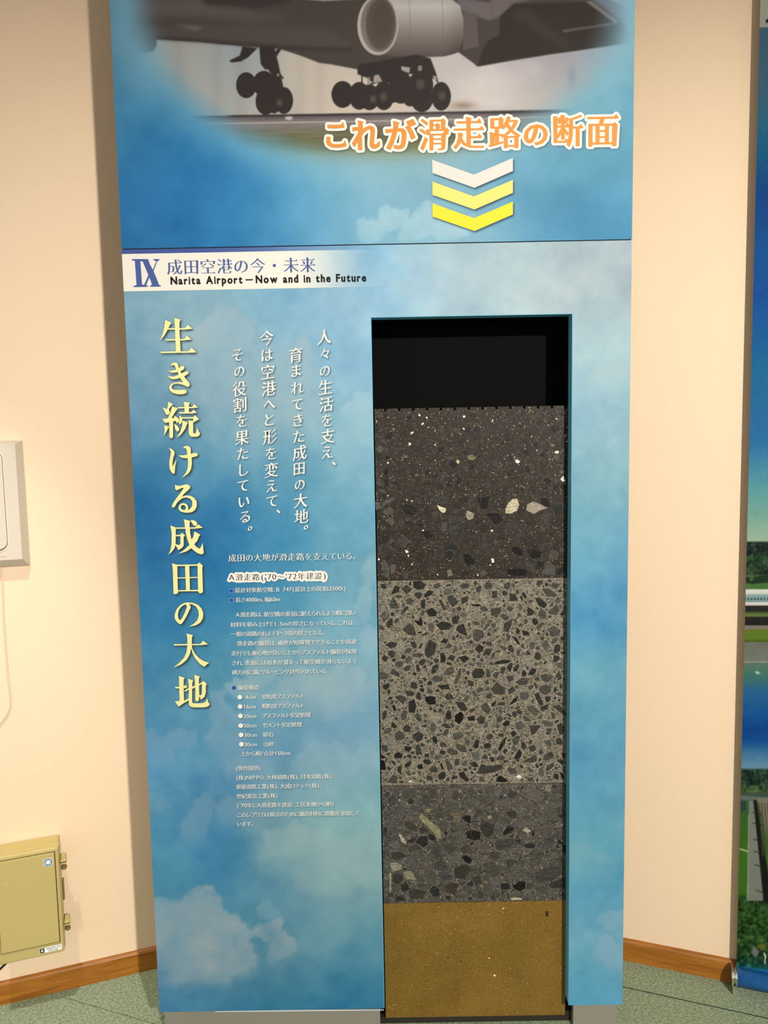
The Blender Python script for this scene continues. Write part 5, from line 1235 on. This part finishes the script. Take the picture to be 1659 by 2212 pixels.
inset('cover', -0.4268, -0.3005, 1.2055, 1.4505, .020, 0.0312, m_dev, .0025)
inset('icon_plate', -0.3345, -0.3105, 1.327, 1.3485, .003, 0.0318, plain('icon_white', rgb(226, 218, 204)), .001)
ic = []
for (a, b_, c_, d_) in ((-0.331, -0.3135, 1.3375, 1.3455), (-0.327, -0.316, 1.3315, 1.3350)):
    ic.append([np.array([(a, c_), (b_, c_), (b_, d_), (a, d_)])])
o = wall_flat('icon_mark', ic, m_blackink, 0.0321, dv)
inset('release_tab', -0.335, -0.312, 1.207, 1.222, .002, 0.0322, m_dev, .0012)
inset('slot_line', -0.43, -0.305, 1.1868, 1.1874, .0002, 0.0283, m_groove, .0004)
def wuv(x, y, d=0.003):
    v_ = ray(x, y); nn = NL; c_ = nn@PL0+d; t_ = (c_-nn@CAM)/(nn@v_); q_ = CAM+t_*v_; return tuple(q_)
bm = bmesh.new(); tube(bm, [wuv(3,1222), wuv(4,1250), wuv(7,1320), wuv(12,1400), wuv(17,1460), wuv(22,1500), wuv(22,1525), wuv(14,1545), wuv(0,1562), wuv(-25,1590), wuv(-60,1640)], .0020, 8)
cd_ = bm_obj('cord_shadow_line', bm, plain('cord_shadow_cream', rgb(224, 198, 168), rough=.6), smooth=True); cd_['label'] = 'thin cream cord hanging down the wall from the grey wall unit'; cd_['category'] = 'cord shadow'  # slim tube, darker than the wall, standing in for a cord's soft shadow

# ---------------------------------------------------------------- roll-up banner at the right edge
bn = empty('photo_banner', frR(0.70, 0.035, 0), 'tall banner printed with airport photographs on blue, standing against the right wall', 'banner')
bc = Canvas(1575, -40, 650, 2200)
rows = [(-40,(168,170,156)),(58,(160,162,150)),(60,(62,96,118)),(200,(56,96,120)),(260,(38,98,126)),(330,(10,88,130)),(420,(4,62,130)),(540,(2,78,146)),(640,(6,74,148)),(720,(6,88,150)),(800,(18,100,148)),(880,(30,100,152)),(950,(34,104,160)),(1000,(60,128,160)),(1060,(88,152,156)),(1110,(112,160,150)),(1168,(152,176,152)),(1172,(26,44,38)),(1195,(22,36,30)),(1205,(44,76,46)),(1225,(36,62,40)),(1240,(30,50,34)),(1244,(66,98,52)),(1256,(60,92,48)),(1262,(70,110,52)),(1272,(66,106,52)),(1274,(218,214,204)),(1281,(200,206,198)),(1287,(122,152,152)),(1300,(118,146,146)),(1302,(214,212,206)),(1307,(200,196,190)),(1309,(36,34,32)),(1320,(30,32,30)),(1324,(74,96,44)),(1330,(100,120,60)),(1334,(34,32,28)),(1350,(26,24,22)),(1352,(120,116,106)),(1359,(116,110,98)),(1361,(92,112,32)),(1378,(88,118,34)),(1386,(70,88,26)),(1388,(104,106,96)),(1428,(110,116,106)),(1430,(150,154,142)),(1432,(92,112,100)),(1452,(66,112,98)),(1470,(56,104,112)),(1490,(38,96,140)),(1540,(16,80,146)),(1575,(4,64,136)),(1600,(10,74,142)),(1625,(60,112,156)),(1658,(98,140,164)),(1664,(34,58,44)),(1690,(30,54,40)),(1712,(60,80,48)),(1716,(62,76,72)),(1730,(50,90,40)),(1800,(56,96,30)),(1860,(60,104,26)),(1930,(56,100,28)),(1940,(34,62,26)),(2000,(36,66,24)),(2060,(30,60,30)),(2085,(20,76,66)),(2092,(24,104,160)),(2105,(20,90,160)),(2160,(12,60,120))]
ry = np.array([r[0] for r in rows], float); rc = np.array([r[1] for r in rows], float)
YS = bc.Y-(bc.X-1600)*0.10*sstep(1650, 2100, bc.Y)
for k in range(3): bc.a[..., k] = np.interp(YS, ry, rc[:, k])
nz = fbm(bc.h, bc.w, 9, 3)
tree = ((bc.Y > 1172+6*fbm(bc.h, bc.w, 14, 2)) & (bc.Y < 1245)) | ((bc.Y > 1662) & (bc.Y < 1712)) | (bc.Y > 1935) & (bc.Y < 2090)
bc.a += np.where(tree, nz*110, nz*10)[..., None]*np.array((.8, 1, .6))
for x in range(1608, 2200, 7): bc.poly([(x,1292),(x+3,1292),(x+3,1296),(x,1296)], (28,44,48), .5)
bc.ell(1615, 1252, 5, 6, (20,40,22), 1); bc.poly([(1622,1262),(1630,1246),(1662,1240),(1662,1258)], (24,48,24), 1)
bc.poly([(1608,1256),(1628,1256),(1628,1260),(1608,1260)], (20,40,20), .8)
bc.poly([(1630,1450),(1638,1450),(1643,1456),(1634,1456)], (150,190,185), .6)
bc.poly([(1600,1718),(2200,1770),(2200,1777),(1600,1728)], (92,104,100), .8)
bc.poly([(1600,1729),(1612,1731),(1612,1750),(1600,1755)], (44,60,66), 1)
bc.poly([(1618,1730),(1630,1730),(1640,1830),(1648,1946),(1613,1946),(1616,1850)], (116,122,112), 1)
bc.poly([(1627,1728),(1634,1728),(1668,1940),(1668,1960),(1650,1948)], (20,20,18), .8)
bc.poly([(1636,1724),(1670,1724),(1670,1860)], (120,112,98), 1.5)
for i in range(6): bc.poly([(1638+i*6,1735),(1640+i*6,1735),(1650+i*7,1850),(1647+i*7,1850)], (70,66,58), .8)
for y in (1754, 1777, 1812, 1838, 1867, 1922): bc.poly([(1624+(y-1754)*.05,y),(1646,y+4),(1646,y+6),(1624+(y-1754)*.05,y+1.5)], (30,32,28), .6)
bc.poly([(1598,1832),(1616,1838),(1616,1841),(1598,1835)], (190,190,150), .8)
bc.poly([(1618,1760),(1616,1940),(1614.5,1940),(1616.5,1760)], (190,196,170), .6, .6)
bc.poly([(1626,2040),(1640,2055),(1634,2070),(1624,2060)], (104,116,110), 1.5); bc.ell(1646, 2045, 9, 7, (104,104,40), 3, .8)
bc.poly([(1649,2058),(1651,2057),(1655,2066),(1653,2082),(1651,2082),(1652,2068)], (220,224,215), .5)
bc.poly([(1654,44),(1662,38),(1662,48),(1654,50)], (20,20,48), .5)
bu = np.unique(np.concatenate([np.linspace(0, 0.12, 81), np.linspace(0.12, 0.85, 60)])); bz = np.linspace(0.058, 2.6, 1300)
me_u, me_z = np.meshgrid(bu, bz)
ul = 0.2835-0.006*(me_z/2.4); UU = (ul+me_u).ravel(); ZZ = me_z.ravel()
V = PR0[None]+UR[None]*UU[:, None]+NR[None]*0.028+np.array([0, 0, 1.0])[None]*ZZ[:, None]
nx_, nz_ = len(bu), len(bz)
i_, j_ = np.meshgrid(np.arange(nz_-1), np.arange(nx_-1), indexing='ij'); i_ = i_.ravel(); j_ = j_.ravel()
F = np.stack([i_*nx_+j_, i_*nx_+j_+1, (i_+1)*nx_+j_+1, (i_+1)*nx_+j_], 1).astype(np.int32)
me = bpy.data.meshes.new('printed_film'); me.vertices.add(len(V)); me.vertices.foreach_set('co', V.ravel().astype(np.float32))
me.loops.add(F.size); me.loops.foreach_set('vertex_index', F.ravel()); me.polygons.add(len(F)); me.polygons.foreach_set('loop_start', np.arange(0, F.size, 4, dtype=np.int32)); me.update(calc_edges=True)
px, py = proj(V); C_ = ink(bc.sample(px, py)); ca = me.color_attributes.new('ink', 'FLOAT_COLOR', 'POINT'); ca.data.foreach_set('color', np.concatenate([C_, np.ones((len(C_), 1))], 1).ravel().astype(np.float32))
keep(link('printed_film', me, m_print), bn)
m_film_back = plain('film_back_grey', rgb(200, 200, 196), rough=.5)
bm = bmesh.new()
vs = [bm.verts.new(p) for p in (frR(.2835, .0276, .058), frR(1.1335, .0276, .058), frR(1.1270, .0276, 2.6), frR(.2770, .0276, 2.6), frR(.2835, .0271, .058), frR(1.1335, .0271, .058), frR(1.1270, .0271, 2.6), frR(.2770, .0271, 2.6))]
for f in ((0,1,2,3),(7,6,5,4),(0,4,5,1),(1,5,6,2),(2,6,7,3),(3,7,4,0)): bm.faces.new([vs[k] for k in f])
keep(bm_obj('film_backing', bm, m_film_back), bn)
m_tube, nt, b = nodes('printed_tube'); tc = N(nt, 'ShaderNodeTexCoord'); n1 = N(nt, 'ShaderNodeTexNoise', i_Scale=60.0, i_Detail=3.0)
nt.links.new(tc.outputs['Object'], n1.inputs['Vector']); cr = N(nt, 'ShaderNodeValToRGB'); cr.color_ramp.elements[0].color = rgb(12, 74, 150); cr.color_ramp.elements[1].color = rgb(40, 118, 184)
nt.links.new(n1.outputs['Fac'], cr.inputs[0]); nt.links.new(cr.outputs[0], b.inputs['Base Color']); b.inputs['Roughness'].default_value = .35
bm = bmesh.new(); tube(bm, [frR(.2845, .030, .036), frR(1.1345, .030, .036)], .0245, 24); keep(bm_obj('roller_tube', bm, m_tube, smooth=True), bn)
m_chrome = plain('chrome', rgb(225, 222, 215), rough=.18, metal=1.0)
bm = bmesh.new(); tube(bm, [frR(.275, .030, .036), frR(.280, .030, .036), frR(.2805, .030, .036), frR(.2843, .030, .036)], [.019, .019, .0235, .0235], 24); keep(bm_obj('end_collar', bm, m_chrome), bn)
bm = bmesh.new(); tube(bm, [frR(.2705, .030, .036), frR(.2749, .030, .036)], [.027, .027], 24); keep(bm_obj('end_cap', bm, m_chrome), bn)
bm = bmesh.new(); box(bm, .2722, .2752, .022, .058, 0.0006, .03, fr=frR); keep(bm_obj('foot', bm, m_chrome), bn)
bm = bmesh.new(); box(bm, .2765, 1.1265, .026, .0315, 2.6, 2.625, fr=frR); keep(bm_obj('top_rail', bm, m_chrome), bn)
